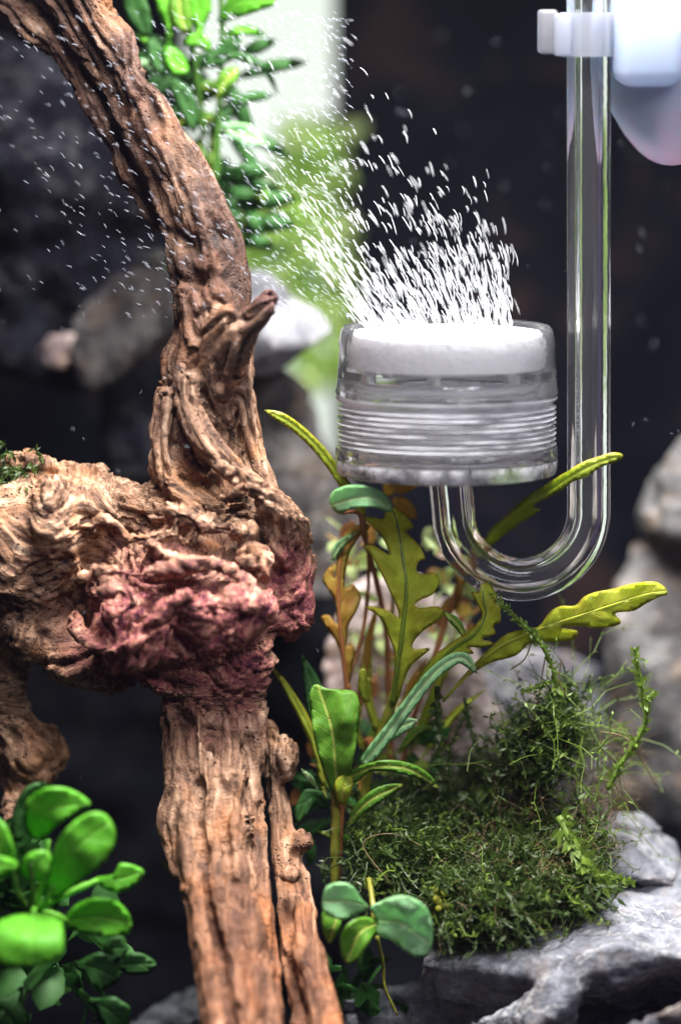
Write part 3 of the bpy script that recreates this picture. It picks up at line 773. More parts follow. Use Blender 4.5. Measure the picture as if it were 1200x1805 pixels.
def revolve(name, prof, mat, parent, n=128, closed=True, fmat=None, wob=0.0):
    prof = np.array(prof, float); m = len(prof); th = np.linspace(0, 2 * math.pi, n, endpoint=False)
    r = prof[:, 0][:, None] * (1 + wob * np.sin(th * 3)[None]); V = np.stack([DX + r * np.cos(th), r * np.sin(th), np.repeat(prof[:, 1][:, None], n, 1)], 2).reshape(-1, 3)
    F = []; fm = []
    for i in range(m if closed else m - 1):
        i2 = (i + 1) % m
        for j in range(n):
            j2 = (j + 1) % n; F.append((i * n + j, i2 * n + j, i2 * n + j2, i * n + j2)); fm.append(0 if fmat is None else fmat[i])
    o = mesh_obj(name, V, np.array(F), mat, parent, fmat=fm)
    bm = bmesh.new(); bm.from_mesh(o.data)
    bmesh.ops.remove_doubles(bm, verts=bm.verts, dist=1e-7)
    bmesh.ops.recalc_face_normals(bm, faces=bm.faces)
    for e in bm.edges:
        if len(e.link_faces) == 2 and e.calc_face_angle(0) > math.radians(38): e.smooth = False
    bm.to_mesh(o.data); bm.free(); return o
dif = empty('carbon_dioxide_diffuser', (DX, 0, DZ(845)), 'clear glass diffuser with white ceramic disc releasing fine bubbles on a bent glass pipe', 'diffuser')
revolve('cap', [(1.83, DZ(577)), (1.88, DZ(575)), (1.93, DZ(581)), (1.985, DZ(606)), (1.965, DZ(612)), (2.0, DZ(660)), (2.02, DZ(684)), (2.045, DZ(690)), (2.02, DZ(694)),
                (1.72, DZ(694)), (1.72, DZ(672)), (1.62, DZ(668)), (1.62, DZ(652)), (1.83, DZ(650))], M['cap_glass'], dif)
revolve('ceramic_disc', [(0.001, DZ(589)), (.9, DZ(590)), (1.66, DZ(586)), (1.755, DZ(586)), (1.80, DZ(590)), (1.805, DZ(616)), (1.79, DZ(641)), (1.74, DZ(647)), (.001, DZ(647))], M['ceramic'], dif, closed=False)
k = NT('threaded_glass'); o_ = k.co(); sc_ = k.N('ShaderNodeVectorMath', operation='MULTIPLY'); k.L(o_, sc_.inputs[0]); sc_.inputs[1].default_value = (.7, .7, 14)
n_ = k.noise(sc_.outputs[0], 1.0, 5, .7)
k.set(Base_Color=(1, 1, 1), Roughness=.04, IOR=1.3, Normal=k.bump(n_, .5, .0006)); k.bsdf.inputs['Transmission Weight'].default_value = 1.0
di = k.N('ShaderNodeBsdfPrincipled'); di.inputs['Base Color'].default_value = (.95, .95, 1, 1); di.inputs['Roughness'].default_value = .3
tr = k.N('ShaderNodeBsdfTranslucent'); tr.inputs[0].default_value = (.95, .95, 1, 1); a_ = k.N('ShaderNodeMixShader'); b_ = k.N('ShaderNodeMixShader')
a_.inputs[0].default_value = .3; k.L(di.outputs[0], a_.inputs[1]); k.L(tr.outputs[0], a_.inputs[2])
k.L(k.math('MULTIPLY', k.ramp(n_, [(.42, (.05, .05, .05)), (.58, (1, 1, 1))]), .7), b_.inputs[0]); k.L(k.bsdf.outputs[0], b_.inputs[1]); k.L(a_.outputs[0], b_.inputs[2]); k.L(b_.outputs[0], k.out.inputs[0])
M['thread'] = k.m
k = NT('patchy_glass'); o_ = k.co(); sc_ = k.N('ShaderNodeVectorMath', operation='MULTIPLY'); k.L(o_, sc_.inputs[0]); sc_.inputs[1].default_value = (2.2, 2.2, 2.6)
n_ = k.noise(sc_.outputs[0], 1.0, 4, .6)
k.set(Base_Color=(1, 1, 1), Roughness=.03, IOR=1.3, Normal=k.bump(n_, .6, .001)); k.bsdf.inputs['Transmission Weight'].default_value = 1.0
di = k.N('ShaderNodeBsdfPrincipled'); di.inputs['Base Color'].default_value = (.95, .95, 1, 1); di.inputs['Roughness'].default_value = .25
b_ = k.N('ShaderNodeMixShader'); k.L(k.math('MULTIPLY', k.ramp(n_, [(.40, (.02, .02, .02)), (.62, (1, 1, 1))]), .5), b_.inputs[0]); k.L(k.bsdf.outputs[0], b_.inputs[1]); k.L(di.outputs[0], b_.inputs[2]); k.L(b_.outputs[0], k.out.inputs[0])
M['patchy'] = k.m
# support ring and posts under the disc
revolve('support_ring', [(1.50, DZ(676)), (1.66, DZ(676)), (1.66, DZ(684)), (1.50, DZ(684))], M['glass_rough'], dif)
for a in range(6):
    th = a * math.pi / 3 + .35; c = np.array([DX + 1.45 * math.cos(th), 1.45 * math.sin(th), 0])
    C = np.array([c + [0, 0, DZ(649)], c + [0, 0, DZ(662)], c + [0, 0, DZ(675.5)]])
    V, F = tube(C, .11, 14); mesh_obj('post', V, F, M['glass_rough'], dif)
# threaded collar
pr = [(1.58, DZ(696)), (2.02, DZ(696)), (2.03, DZ(699)), (2.02, DZ(702))]
ys = np.linspace(716, 780, 8)
for y in ys: pr += [(1.90, DZ(y - 3.4)), (2.0, DZ(y - .6)), (2.005, DZ(y + .4)), (1.90, DZ(y + 3.4))]
pr += [(1.95, DZ(786)), (1.58, DZ(786))]
revolve('thread_collar', pr, M['thread'], dif, fmat=None)
# body cup
revolve('body', [(1.62, DZ(787)), (2.02, DZ(787)), (2.035, DZ(790)), (2.035, DZ(807)), (1.70, DZ(807)), (1.62, DZ(803))], M['cap_glass'], dif)
revolve('base_plate', [(.45, DZ(808)), (2.03, DZ(808)), (2.035, DZ(811)), (2.03, DZ(825)), (1.99, DZ(833)), (1.90, DZ(836)), (.45, DZ(836))], M['patchy'], dif)
revolve('socket', [(.5, DZ(789)), (1.1, DZ(789)), (1.28, DZ(793)), (1.30, DZ(797)), (1.22, DZ(800)), (1.28, DZ(803)), (1.26, DZ(806)), (.5, DZ(806))], M['patchy'], dif)
revolve('inlet_stub', [(.10, DZ(790)), (.22, DZ(790)), (.30, DZ(800)), (.30, DZ(833)), (.10, DZ(833))], M['glass_rough'], dif)
# bent pipe
pts = [(1037, y) for y in np.linspace(-420, 890, 30)]
for a in np.linspace(0, math.pi * .93, 40)[1:]:
    pts.append((917.5 + 119.5 * math.cos(a), 900 + 121 * math.sin(a)))
pts += [(795, 862), (793, 848), (792, 838)]
pts = np.array(pts); C = P(pts[:, 0], pts[:, 1], 0.0); C[:, 1] = 0
V, F = tube(C, .40, 48, caps=False); n0 = len(V); fm = [0] * len(F)
V2, F2 = tube(C, .20, 32, caps=False)
Fi = [tuple(i + n0 for i in f[::-1]) for f in F2]
VV = np.vstack([V, V2]); FF = F + Fi; fm += [1] * len(Fi)
po = mesh_obj('pipe', VV, FF, [M['glass'], M['bore']], dif, fmat=fm)

# suction cup with clip (its own thing, holds the pipe)
k = NT('silicone'); o_ = k.co()
k.set(Base_Color=(.42, .49, .60), Roughness=.35, IOR=1.2); k.bsdf.inputs['Transmission Weight'].default_value = .25
k.bsdf.inputs['Subsurface Weight'].default_value = .6; k.bsdf.inputs['Subsurface Scale'].default_value = .006
tr = k.N('ShaderNodeBsdfTranslucent'); tr.inputs[0].default_value = (.42, .49, .62, 1)
mx = k.N('ShaderNodeMixShader'); mx.inputs[0].default_value = .35
k.L(k.bsdf.outputs[0], mx.inputs[1]); k.L(tr.outputs[0], mx.inputs[2]); k.L(mx.outputs[0], k.out.inputs[0]); M['silicone'] = k.m
M['clip'] = glass('frosted_clip', 1.25, .28, (.80, .86, .98), .3, 3, .14)
cupc = P(1185, 105, -.9)
cup = empty('suction_cup', cupc, 'translucent white suction cup with a clip around the glass pipe at the upper right', 'suction cup')
def rbox(name, px0, px1, py0, py1, Y0, Y1, mat, parent, bev=.07):
    a = P(px0, py1, (Y0 + Y1) / 2); b = P(px1, py0, (Y0 + Y1) / 2)
    V, F = box((a[0], Y0, a[2]), (b[0], Y1, b[2]))
    bm = bmesh.new(); vs = [bm.verts.new(v) for v in V]
    for f in F: bm.faces.new([vs[i] for i in f])
    bmesh.ops.recalc_face_normals(bm, faces=bm.faces)
    bmesh.ops.bevel(bm, geom=bm.edges[:], offset=bev, segments=4, affect='EDGES', profile=.5)
    V = np.array([v.co[:] for v in bm.verts]); bm.verts.index_update()
    F = [[v.index for v in f.verts] for f in bm.faces]; bm.free()
    return mesh_obj(name, V, F, mat, parent)
# clip: C-shaped ring round the pipe with jaw
PX = float(P(1037, 60, 0)[0])
def ringclip():
    th = np.linspace(math.radians(-155), math.radians(155), 40); z0, z1 = zz(99), zz(22); V = []; F = []
    for t in th:
        for r in (.43, .56):
            for z in (z0, z1): V.append((PX + r * math.cos(t), r * math.sin(t), z))
    for i in range(len(th) - 1):
        a = i * 4; b = a + 4
        F += [(a, a + 1, b + 1, b), (a + 2, b + 2, b + 3, a + 3), (a, b, b + 2, a + 2), (a + 1, a + 3, b + 3, b + 1)]
    F += [(0, 2, 3, 1), (len(V) - 4, len(V) - 3, len(V) - 1, len(V) - 2)]
    return mesh_obj('clip', V, F, M['clip'], cup, smooth=False)
ringclip()
rbox('jaw', 976, 1006, 24, 98, -.62, -.40, M['clip'], cup, .05)
rbox('jaw', 976, 1006, 24, 98, .40, .62, M['clip'], cup, .05)
rbox('jaw_tip', 948, 980, 17, 94, -.5, .5, M['clip'], cup, .06)
rbox('neck', 1080, 1196, 8, 150, -1.35, .75, M['silicone'], cup, .28)
# cup bell: lathe about a mostly sideways axis
ax = Vector((.86, .50, .06)).normalized(); e1 = ax.cross(Vector((0, 0, 1))).normalized(); e2 = ax.cross(e1)
prof = [(.35, -.55), (.75, -.42), (1.15, -.1), (1.5, .22), (1.80, .48), (1.93, .62), (1.94, .68), (1.90, .68), (1.7, .56), (1.4, .34), (1.05, .06), (.6, -.2), (.01, -.3)]
V = []; F = []; nn = 72; ctr = Vector(P(1118, 110, .5))
for r_, h_ in prof:
    for j in range(nn):
        a = 2 * math.pi * j / nn; V.append(tuple(ctr + ax * h_ + (e1 * math.cos(a) + e2 * math.sin(a)) * r_))
for i in range(len(prof) - 1):
    for j in range(nn):
        j2 = (j + 1) % nn; F.append((i * nn + j, i * nn + j2, (i + 1) * nn + j2, (i + 1) * nn + j))
F.append(tuple(range(nn))[::-1])
mesh_obj('bell', V, F, M['silicone'], cup)

# ================================================================== PLANTS IN THE MIDDLE
def plant(px, py, Y, label, cat='plant', group=None, name='lobed_leaf_plant'):
    return empty(name, P(px, py, Y), label, cat, group)
A = plant(640, 1420, .4, 'central lobed leaf plant with one big olive leaf under the diffuser')
leaf('leaf', [(690, 892), (712, 905), (728, 928), (717, 938), (736, 958), (750, 984), (738, 990), (734, 1005), (744, 1012), (764, 1009), (776, 1026), (762, 1048), (742, 1057), (731, 1066),
              (742, 1072), (768, 1068), (781, 1080), (770, 1096), (746, 1112), (728, 1133), (730, 1144), (758, 1143), (740, 1160), (724, 1175), (712, 1200), (703, 1230), (690, 1230), (694, 1190), (694, 1150),
              (683, 1118), (668, 1088), (644, 1070), (668, 1070), (690, 1080), (702, 1088), (699, 1070), (686, 1042), (672, 1012), (656, 982), (640, 962), (660, 962), (684, 976), (680, 960), (668, 940), (640, 912), (660, 912), (674, 914), (680, 900)],
     [(692, 1240, -.3), (700, 1180, -.5), (708, 1120, -.6), (716, 1040, -.55), (710, 985, -.4), (700, 925, -.15), (690, 894, .1)], M['olive'], A, fold=.10, ripple=.1, seed=1, n=5, step=6, rib=M['rib'], ribr=5.5)
stem('stem', [(700, 1200, -.35), (690, 1240, -.2), (672, 1300, 0), (650, 1350, .1), (640, 1420, .3)], [8, 10, 9], M['stem'], A)
leaf('leaf', [(848, 1030), (862, 1028), (874, 1048), (871, 1062), (880, 1070), (882, 1095), (870, 1103), (872, 1118), (850, 1126), (870, 1134), (848, 1142), (826, 1141), (835, 1152), (808, 1156), (776, 1186), (744, 1225), (716, 1255), (700, 1262), (728, 1205), (760, 1160),
              (790, 1136), (818, 1118), (838, 1100), (848, 1082), (838, 1062), (830, 1044), (842, 1044)],
     [(700, 1262, 0), (745, 1195, -.3), (800, 1142, -.5), (838, 1116, -.55), (856, 1082, -.5), (852, 1055, -.45), (850, 1034, -.4)], M['olive'], A, fold=-.12, ripple=.12, seed=2, n=4, step=6, rib=M['rib'], ribr=4)
leaf('leaf', [(780, 1236), (820, 1186), (867, 1138), (895, 1116), (930, 1108), (950, 1103), (969, 1078), (988, 1068), (1013, 1067), (1028, 1052), (1050, 1043), (1077, 1038), (1115, 1028), (1151, 1025), (1170, 1034), (1176, 1047),
              (1163, 1052), (1140, 1063), (1116, 1077), (1084, 1081), (1094, 1096), (1082, 1104), (1050, 1107), (1020, 1103), (988, 1106), (1017, 1112), (1012, 1126), (990, 1131), (962, 1132), (934, 1134), (908, 1156), (867, 1168), (826, 1192)],
     [(780, 1236, .3), (866, 1150, -.1), (948, 1110, -.3), (1025, 1084, -.5), (1130, 1050, -.7), (1172, 1043, -.75)], M['olive'], A, fold=-.08, ripple=.12, seed=3, n=4, step=7, rib=M['lime'], ribr=3.2)
bleaf('leaf', [(640, 1345, -.4), (668, 1312, -.5), (700, 1270, -.6), (742, 1213, -.7), (782, 1172, -.75), (815, 1160, -.75), (838, 1185, -.7)], 12, M['bluegreen'], A, 'strap', fold=.3, seed=4, step=5)
bleaf('leaf', [(676, 1308, -.2), (700, 1285, -.35), (738, 1268, -.4)], 13, M['bluegreen'], A, 'oval', fold=.2, seed=5, step=5)
bleaf('leaf', [(780, 1078, -.45), (806, 1100, -.5), (820, 1128, -.45)], 9, M['green'], A, 'lance', seed=51, step=5)
B = plant(614, 1330, .8, 'thin plant with amber folded leaves beside the right edge of the burl')
leaf('leaf', [(610, 1212), (604, 1170), (594, 1135), (576, 1108), (565, 1088), (580, 1084), (594, 1100), (590, 1060), (578, 1040), (568, 1020), (585, 996), (590, 1020), (593, 985), (602, 950), (616, 932), (642, 922), (652, 930),
              (634, 946), (616, 975), (610, 1006), (608, 1036), (622, 1030), (636, 1052), (628, 1078), (614, 1104), (611, 1140), (616, 1132), (626, 1148), (620, 1180), (615, 1212)],
     [(612, 1214, .5), (604, 1150, .4), (598, 1080, .35), (597, 1015, .4), (608, 965, .5), (645, 928, .5)], M['amber'], B, fold=-.25, ripple=.1, seed=6, step=6, rib=M['stem_red'], ribr=5)
stem('stem', [(612, 1205, .5), (610, 1260, .6), (614, 1330, .8)], [6, 7], M['stem_red'], B)
bleaf('leaf', [(585, 990, .45), (600, 960, .4), (634, 934, .3)], 9, M['bluegreen'], B, 'lance', seed=61, step=5)
bleaf('leaf', [(640, 905, .6), (606, 852, .5), (565, 795, .3), (515, 748, .1), (469, 724, 0)], 10, M['lime'], B, 'strap', fold=.1, seed=7, step=5)
stem('stem', [(612, 1205, .5), (640, 1110, .9), (650, 1000, .9), (640, 905, .6)], [4, 3], M['stem_red'], B)
for i, (q, w_, m_) in enumerate([([(690, 1330, .9), (650, 1240, .8), (656, 1150, .7)], 9, 'lime'), ([(720, 1330, .9), (760, 1240, .7), (800, 1120, .6)], 10, 'lime'), ([(740, 1340, .8), (800, 1260, .6), (856, 1214, .5)], 8, 'olive'),
        ([(700, 1300, 1.0), (722, 1215, .9), (752, 1160, .8)], 9, 'amber'), ([(650, 1330, .9), (628, 1290, .7), (640, 1235, .6)], 8, 'lime'), ([(730, 1290, 1.2), (780, 1190, 1.2), (832, 1100, 1.1)], 8, 'lime'), ([(640, 1340, 1), (660, 1290, .9), (700, 1240, .8)], 9, 'green'),
        ([(700, 1330, .6), (735, 1290, .4), (770, 1280, .3)], 10, 'green'), ([(628, 1300, .9), (650, 1130, 1.1), (668, 1060, 1.1)], 8, 'amber')]):
    bleaf('leaf', q, w_, M[m_], A, 'lance', seed=200 + i, step=6)
Cc = plant(690, 1380, 1.4, 'tall stem plant whose blue green oval leaf tops the group', name='stem_plant')
leaf('leaf', [(581, 890), (585, 868), (610, 856), (645, 856), (675, 868), (692, 892), (685, 903), (655, 894), (620, 898), (598, 906)], [(583, 892, -.8), (620, 880, -1.1), (655, 878, -1.2), (690, 897, -1.0)], M['bluegreen'], Cc, fold=.35, seed=8, step=6)
stem('stem', [(600, 904, -.9), (632, 905, -.3), (640, 940, .5), (660, 1010, 1.0), (680, 1110, 1.2), (684, 1200, 1.3), (690, 1380, 1.4)], [3, 5, 6], M['stem_red'], Cc)
for q in ([(700, 870, 1.6), (715, 855, 1.5), (738, 850, 1.4)], [(690, 880, 1.6), (712, 892, 1.5), (735, 915, 1.4)], [(680, 875, 1.6), (690, 855, 1.5), (700, 842, 1.4)]):
    bleaf('leaf', q, 14, M['amber'], Cc, 'oval', seed=9, step=5)
stem('stem', [(700, 880, 1.6), (700, 940, 1.6), (690, 1100, 1.4)], [3, 4], M['stem'], Cc)
D = plant(720, 1400, 1.2, 'slender plant whose narrow olive leaf crosses the glass pipe bend')
leaf('leaf', [(859, 941), (876, 922), (895, 905), (920, 881), (955, 857), (997, 832), (1025, 815), (1050, 806), (1077, 798), (1095, 800), (1096, 808), (1080, 816), (1060, 823), (1040, 836), (1025, 844), (1008, 850), (990, 864), (965, 878), (940, 892), (952, 898), (940, 908), (920, 920), (902, 934), (884, 946), (868, 960), (850, 968)],
     [(850, 962, 1.3), (885, 925, 1.0), (930, 888, .3), (965, 868, -.4), (1010, 838, -.8), (1050, 818, -.85), (1093, 804, -.8)], M['lime'], D, fold=.08, seed=10, step=6)
stem('stem', [(856, 956, 1.2), (820, 1010, 1.3), (790, 1080, 1.2), (765, 1160, 1.0), (740, 1230, 1.0), (712, 1330, 1.1), (712, 1400, 1.2)], [9, 6, 5, 5], M['stem_red'], D)
leaf('leaf', [(850, 966), (838, 1000), (818, 1030), (812, 1060), (800, 1075), (806, 1040), (802, 1010), (826, 992)], [(856, 956, 1.2), (825, 1012, 1.2), (803, 1074, 1.2)], M['amber'], D, seed=11, step=6)
E = plant(590, 1560, -.5, 'low plant with pointed bright green leaves beside the driftwood leg', name='broad_leaf_plant')
leaf('leaf', [(556, 1206), (578, 1214), (602, 1215), (628, 1222), (634, 1260), (627, 1320), (616, 1370), (600, 1416), (586, 1402), (570, 1360), (556, 1312), (548, 1262), (546, 1222)], [(598, 1420, -.5), (590, 1340, -.75), (584, 1280, -.8), (560, 1208, -.6)], M['green'], E, fold=.25, ripple=.12, seed=12, step=6)
leaf('leaf', [(612, 1364), (640, 1348), (675, 1340), (705, 1341), (735, 1350), (758, 1366), (774, 1390), (745, 1377), (715, 1366), (680, 1360), (650, 1362), (626, 1380)], [(612, 1372, -.6), (660, 1352, -.9), (720, 1356, -.9), (772, 1388, -.7)], M['green'], E, fold=.2, seed=13, step=5)
leaf('leaf', [(612, 1452), (622, 1425), (645, 1400), (675, 1384), (709, 1382), (696, 1398), (668, 1414), (640, 1436), (625, 1452)], [(614, 1450, -.5), (650, 1412, -.6), (706, 1384, -.5)], M['green'], E, fold=.2, seed=14, step=5)
leaf('leaf', [(590, 1378), (612, 1362), (622, 1376), (618, 1400), (606, 1420), (594, 1410)], [(604, 1420, -.6), (604, 1395, -.75), (614, 1370, -.7)], M['lime'], E, seed=15, step=5)
bleaf('leaf', [(585, 1330, .2), (560, 1240, .2), (532, 1152, .3)], 23, M['deep'], E, 'lance', seed=16, step=6)
bleaf('leaf', [(575, 1420, .1), (555, 1310, .1), (510, 1220, .1), (468, 1160, .1)], 10, M['lime'], E, 'lance', seed=17, step=6)
bleaf('leaf', [(580, 1425, 0), (548, 1405, -.2), (520, 1455, -.3)], 16, M['deep'], E, 'oval', seed=18, step=6)
bleaf('leaf', [(560, 1390, -.2), (545, 1370, -.3), (530, 1354, -.3)], 6, M['bluegreen'], E, 'lance', seed=181, step=5)
bleaf('leaf', [(650, 1240, .3), (640, 1215, .2), (640, 1165, .1)], 9, M['lime'], E, 'oval', seed=182, step=5)
bleaf('leaf', [(640, 1500, -.2), (600, 1478, -.3), (560, 1465, -.35)], 12, M['green'], E, 'lance', seed=183, step=5)
stem('stem', [(590, 1390, -.5), (592, 1440, -.4), (590, 1500, -.4), (590, 1570, -.4)], [8, 9, 8], M['stem'], E)
stem('stem', [(604, 1415, -.5), (600, 1460, -.35), (596, 1560, -.3)], [5, 6], M['stem_red'], E)
# creeping plant with round veined leaves
Fp = plant(660, 1630, -2.2, 'creeping plant with soft blue green round veined leaves beside the ledge', name='creeping_plant')
leaf('leaf', [(568, 1585), (576, 1562), (600, 1555), (622, 1562), (638, 1585), (650, 1600), (630, 1612), (605, 1622), (580, 1615), (568, 1602)], [(655, 1602, -2.2), (620, 1590, -2.5), (572, 1590, -2.7)], M['bluegreen'], Fp, fold=.3, seed=19, step=6)
leaf('leaf', [(570, 1604), (590, 1614), (602, 1624), (596, 1645), (582, 1664), (572, 1650), (567, 1628)], [(595, 1612, -2.4), (588, 1635, -2.5), (580, 1662, -2.4)], M['green'], Fp, seed=20, step=6)
leaf('leaf', [(662, 1622), (642, 1616), (618, 1624), (602, 1645), (599, 1675), (608, 1697), (622, 1698), (640, 1680), (655, 1655), (672, 1640)], [(664, 1628, -2.3), (634, 1644, -2.7), (612, 1692, -2.7)], M['green'], Fp, fold=.3, seed=21, step=6)
leaf('leaf', [(652, 1600), (672, 1588), (705, 1578), (738, 1588), (758, 1612), (763, 1650), (757, 1680), (736, 1688), (712, 1676), (690, 1658), (668, 1650), (655, 1650), (664, 1625)], [(662, 1622, -2.3), (705, 1628, -2.8), (755, 1662, -2.7)], M['bluegreen'], Fp, fold=.25, ripple=.16, seed=22, step=6)
stem('stem', [(660, 1620, -2.2), (655, 1580, -1.8), (650, 1550, -1.4)], [5, 5], M['stem'], Fp)
stem('runner', [(664, 1650, -2.2), (675, 1700, -2), (678, 1740, -2), (700, 1790, -2)], [3, 2], M['stem'], Fp)
# small bead-like sprout
G_ = plant(775, 1600, -1.6, 'tiny cluster of bright lime bead leaves beside the creeping plant', name='bead_sprout')
for i, (x, y, r_) in enumerate([(767, 1570, 8), (782, 1574, 7), (770, 1585, 8), (778, 1592, 9), (786, 1598, 7), (790, 1610, 6), (772, 1601, 6)]):
    bm = bmesh.new(); bmesh.ops.create_icosphere(bm, subdivisions=3, radius=r_ / PXCM)
    V = np.array([v.co[:] for v in bm.verts]); V *= 1 + .12 * noise(V * 9 + i)[:, None]
    Fb = [[v.index for v in f.verts] for f in bm.faces]; bm.free()
    mesh_obj('bead', V + P(x, y, -1.7 - .03 * i), Fb, M['lime'], G_)
stem('stem', [(775, 1590, -1.55), (780, 1625, -1.3), (784, 1660, -1)], [3, 3], M['stem'], G_)

# ---- rosette, lower left, close to the lens
H = plant(60, 1610, -3.0, 'rosette of rounded vivid green leaves in the lower left corner', name='rosette_plant')
def rl(outline, mid, mat='vivid', **k):
    return leaf('leaf', outline, mid, M[mat], H, seed=int(outline[0][0]) % 50, step=8, **k)
rl([(43, 1452), (47, 1412), (74, 1390), (110, 1387), (140, 1398), (161, 1418), (134, 1434), (104, 1455), (76, 1479), (54, 1476)], [(60, 1478, -2.9), (85, 1430, -3.2), (156, 1416, -3.1)], fold=.15, curl=.2)
rl([(80, 1562), (98, 1492), (128, 1450), (163, 1431), (190, 1438), (204, 1468), (196, 1505), (166, 1536), (125, 1567), (95, 1588)], [(86, 1580, -3.2), (130, 1500, -3.6), (196, 1448, -3.5)], fold=.1, curl=.2)
rl([(-8, 1625), (25, 1611), (60, 1610), (106, 1615), (114, 1642), (110, 1684), (84, 1700), (44, 1706), (0, 1702), (-12, 1670)], [(60, 1612, -3.4), (58, 1655, -4.1), (56, 1704, -4.2)], fold=.1, curl=.3)
rl([(113, 1620), (138, 1592), (175, 1582), (212, 1592), (232, 1622), (226, 1646), (190, 1651), (150, 1646), (120, 1636)], [(114, 1624, -3.0), (170, 1616, -3.2), (230, 1628, -3.0)], fold=.2)
rl([(166, 1548), (200, 1541), (214, 1521), (254, 1534), (240, 1560), (210, 1574), (184, 1567)], [(168, 1550, -2.8), (210, 1550, -2.9), (252, 1536, -2.8)], fold=.2)
rl([(-30, 1440), (4, 1446), (22, 1480), (30, 1532), (8, 1548), (-30, 1540)], [(12, 1546, -3.2), (2, 1500, -3.4), (-20, 1440, -3.3)])
rl([(-30, 1508), (10, 1510), (34, 1522), (20, 1538), (-30, 1545)], [(34, 1526, -3.5), (0, 1525, -3.7), (-30, 1522, -3.7)])
rl([(20, 1478), (26, 1420), (52, 1384), (84, 1380), (60, 1400), (44, 1440), (40, 1480)], [(36, 1480, -2.5), (38, 1430, -2.5), (80, 1382, -2.5)], 'deep')
rl([(36, 1540), (50, 1505), (84, 1500), (94, 1530), (70, 1556)], [(50, 1556, -3.2), (64, 1530, -3.4), (84, 1504, -3.4)])
rl([(202, 1700), (218, 1682), (250, 1680), (276, 1698), (262, 1716), (226, 1718)], [(204, 1702, -2.4), (240, 1700, -2.5), (275, 1698, -2.4)], 'deep')
for i, (x, y, a, w, l) in enumerate([(40, 1740, 2.0, 34, 90), (120, 1700, .3, 34, 95), (150, 1760, .6, 30, 90), (60, 1790, 2.6, 34, 90), (170, 1690, -.3, 24, 60)]):
    bleaf('leaf', [(x, y, -2.6), (x + .5 * l * math.cos(a), y + .5 * l * math.sin(a) - 8, -2.9), (x + l * math.cos(a), y + l * math.sin(a), -2.8)], w, M['deep'], H, 'spoon', seed=70 + i, step=9)
for a, b, c in (((62, 1600, -3.0), (80, 1540, -3.1), (84, 1480, -3.0)), ((66, 1604, -3.0), (80, 1590, -3.2), (96, 1560, -3.3)), ((56, 1600, -3.0), (58, 1560, -3.3), (55, 1520, -3.4)), ((50, 1602, -3.0), (30, 1570, -3.2), (22, 1530, -3.4)),
                ((60, 1606, -3.0), (60, 1604, -3.2), (60, 1616, -3.4)), ((66, 1608, -3.0), (95, 1612, -3.1), (120, 1624, -3.0)), ((66, 1600, -3.0), (130, 1570, -3.0), (172, 1552, -2.8))):
    stem('petiole', [a, b, c], [6, 6, 5], M['stem_dark'] if a[0] < 57 else M['vivid'], H)

# ---- upper plant behind the branch
I_ = plant(390, 330, 3.6, 'bushy green plant hanging behind the top of the driftwood branch', name='leafy_plant')
def ul(mid, w, mat='vivid', sh='oval'):
    bleaf('leaf', [(x, y, 3.2) for x, y in mid], w, M[mat], I_, sh, seed=int(mid[0][0]) % 97, step=9, ripple=.15)
leaf('leaf', [(384, 40), (396, 8), (420, -30), (470, -40), (486, 4), (455, 20), (425, 30)], [(384, 38, 3.4), (420, 5, 3.1), (484, 0, 2.9)], M['vivid'], I_, step=9)
ul([(352, 80), (350, 20), (340, -40)], 27, 'vivid', 'spoon'); ul([(300, 90), (296, 20), (282, -40)], 20, 'vivid', 'spoon')
ul([(395, 62), (430, 53), (470, 62)], 9); ul([(325, 78), (350, 70), (374, 92)], 13); ul([(262, 118), (268, 84), (243, 62)], 8); ul([(238, 106), (262, 116), (290, 126)], 10, 'bluegreen')
ul([(378, 100), (425, 100), (468, 124), (492, 172)], 10, 'deep', 'lance'); ul([(414, 192), (440, 172), (484, 168)], 10, 'deep'); ul([(385, 226), (428, 236), (470, 254)], 19, 'bluegreen')
ul([(262, 70), (240, 15), (222, -50)], 22, 'deep'); ul([(300, 140), (325, 175), (345, 235)], 18, 'deep'); ul([(420, 60), (400, 90), (350, 120)], 18, 'deep'); ul([(330, 60), (318, 20), (316, -30)], 20, 'green')
ul([(300, 130), (280, 105), (262, 60)], 16, 'deep'); ul([(420, 120), (400, 140), (380, 175)], 16, 'green'); ul([(330, 130), (310, 110), (290, 80)], 18, 'vivid')
stem('stem', [(388, -40, 3.4), (392, 60, 3.5), (388, 160, 3.6), (380, 330, 3.6)], [5, 6], M['stem_dark'], I_)
stem('stem', [(320, -40, 3.6), (340, 80, 3.7), (360, 240, 3.8)], [5, 6], M['stem_dark'], I_)
for i in range(75):
    x = rng.uniform(265, 430); y = rng.uniform(90, 470)
    if x < 265 + (y - 90) * .30 or x > 435 - max(0, 200 - y) * .2: continue
    a = rng.uniform(-.6, 3.6); l = rng.uniform(80, 130)
    bleaf('leaf', [(x, y, 3.9 + rng.uniform(0, 1.2)), (x + .5 * l * math.cos(a), y + .5 * l * math.sin(a) - 6, 3.8), (x + l * math.cos(a), y + l * math.sin(a), 4.0)], rng.uniform(11, 17), M['deep' if rng.random() < .88 else 'green'], I_, 'oval', seed=100 + i, step=13, n=3)

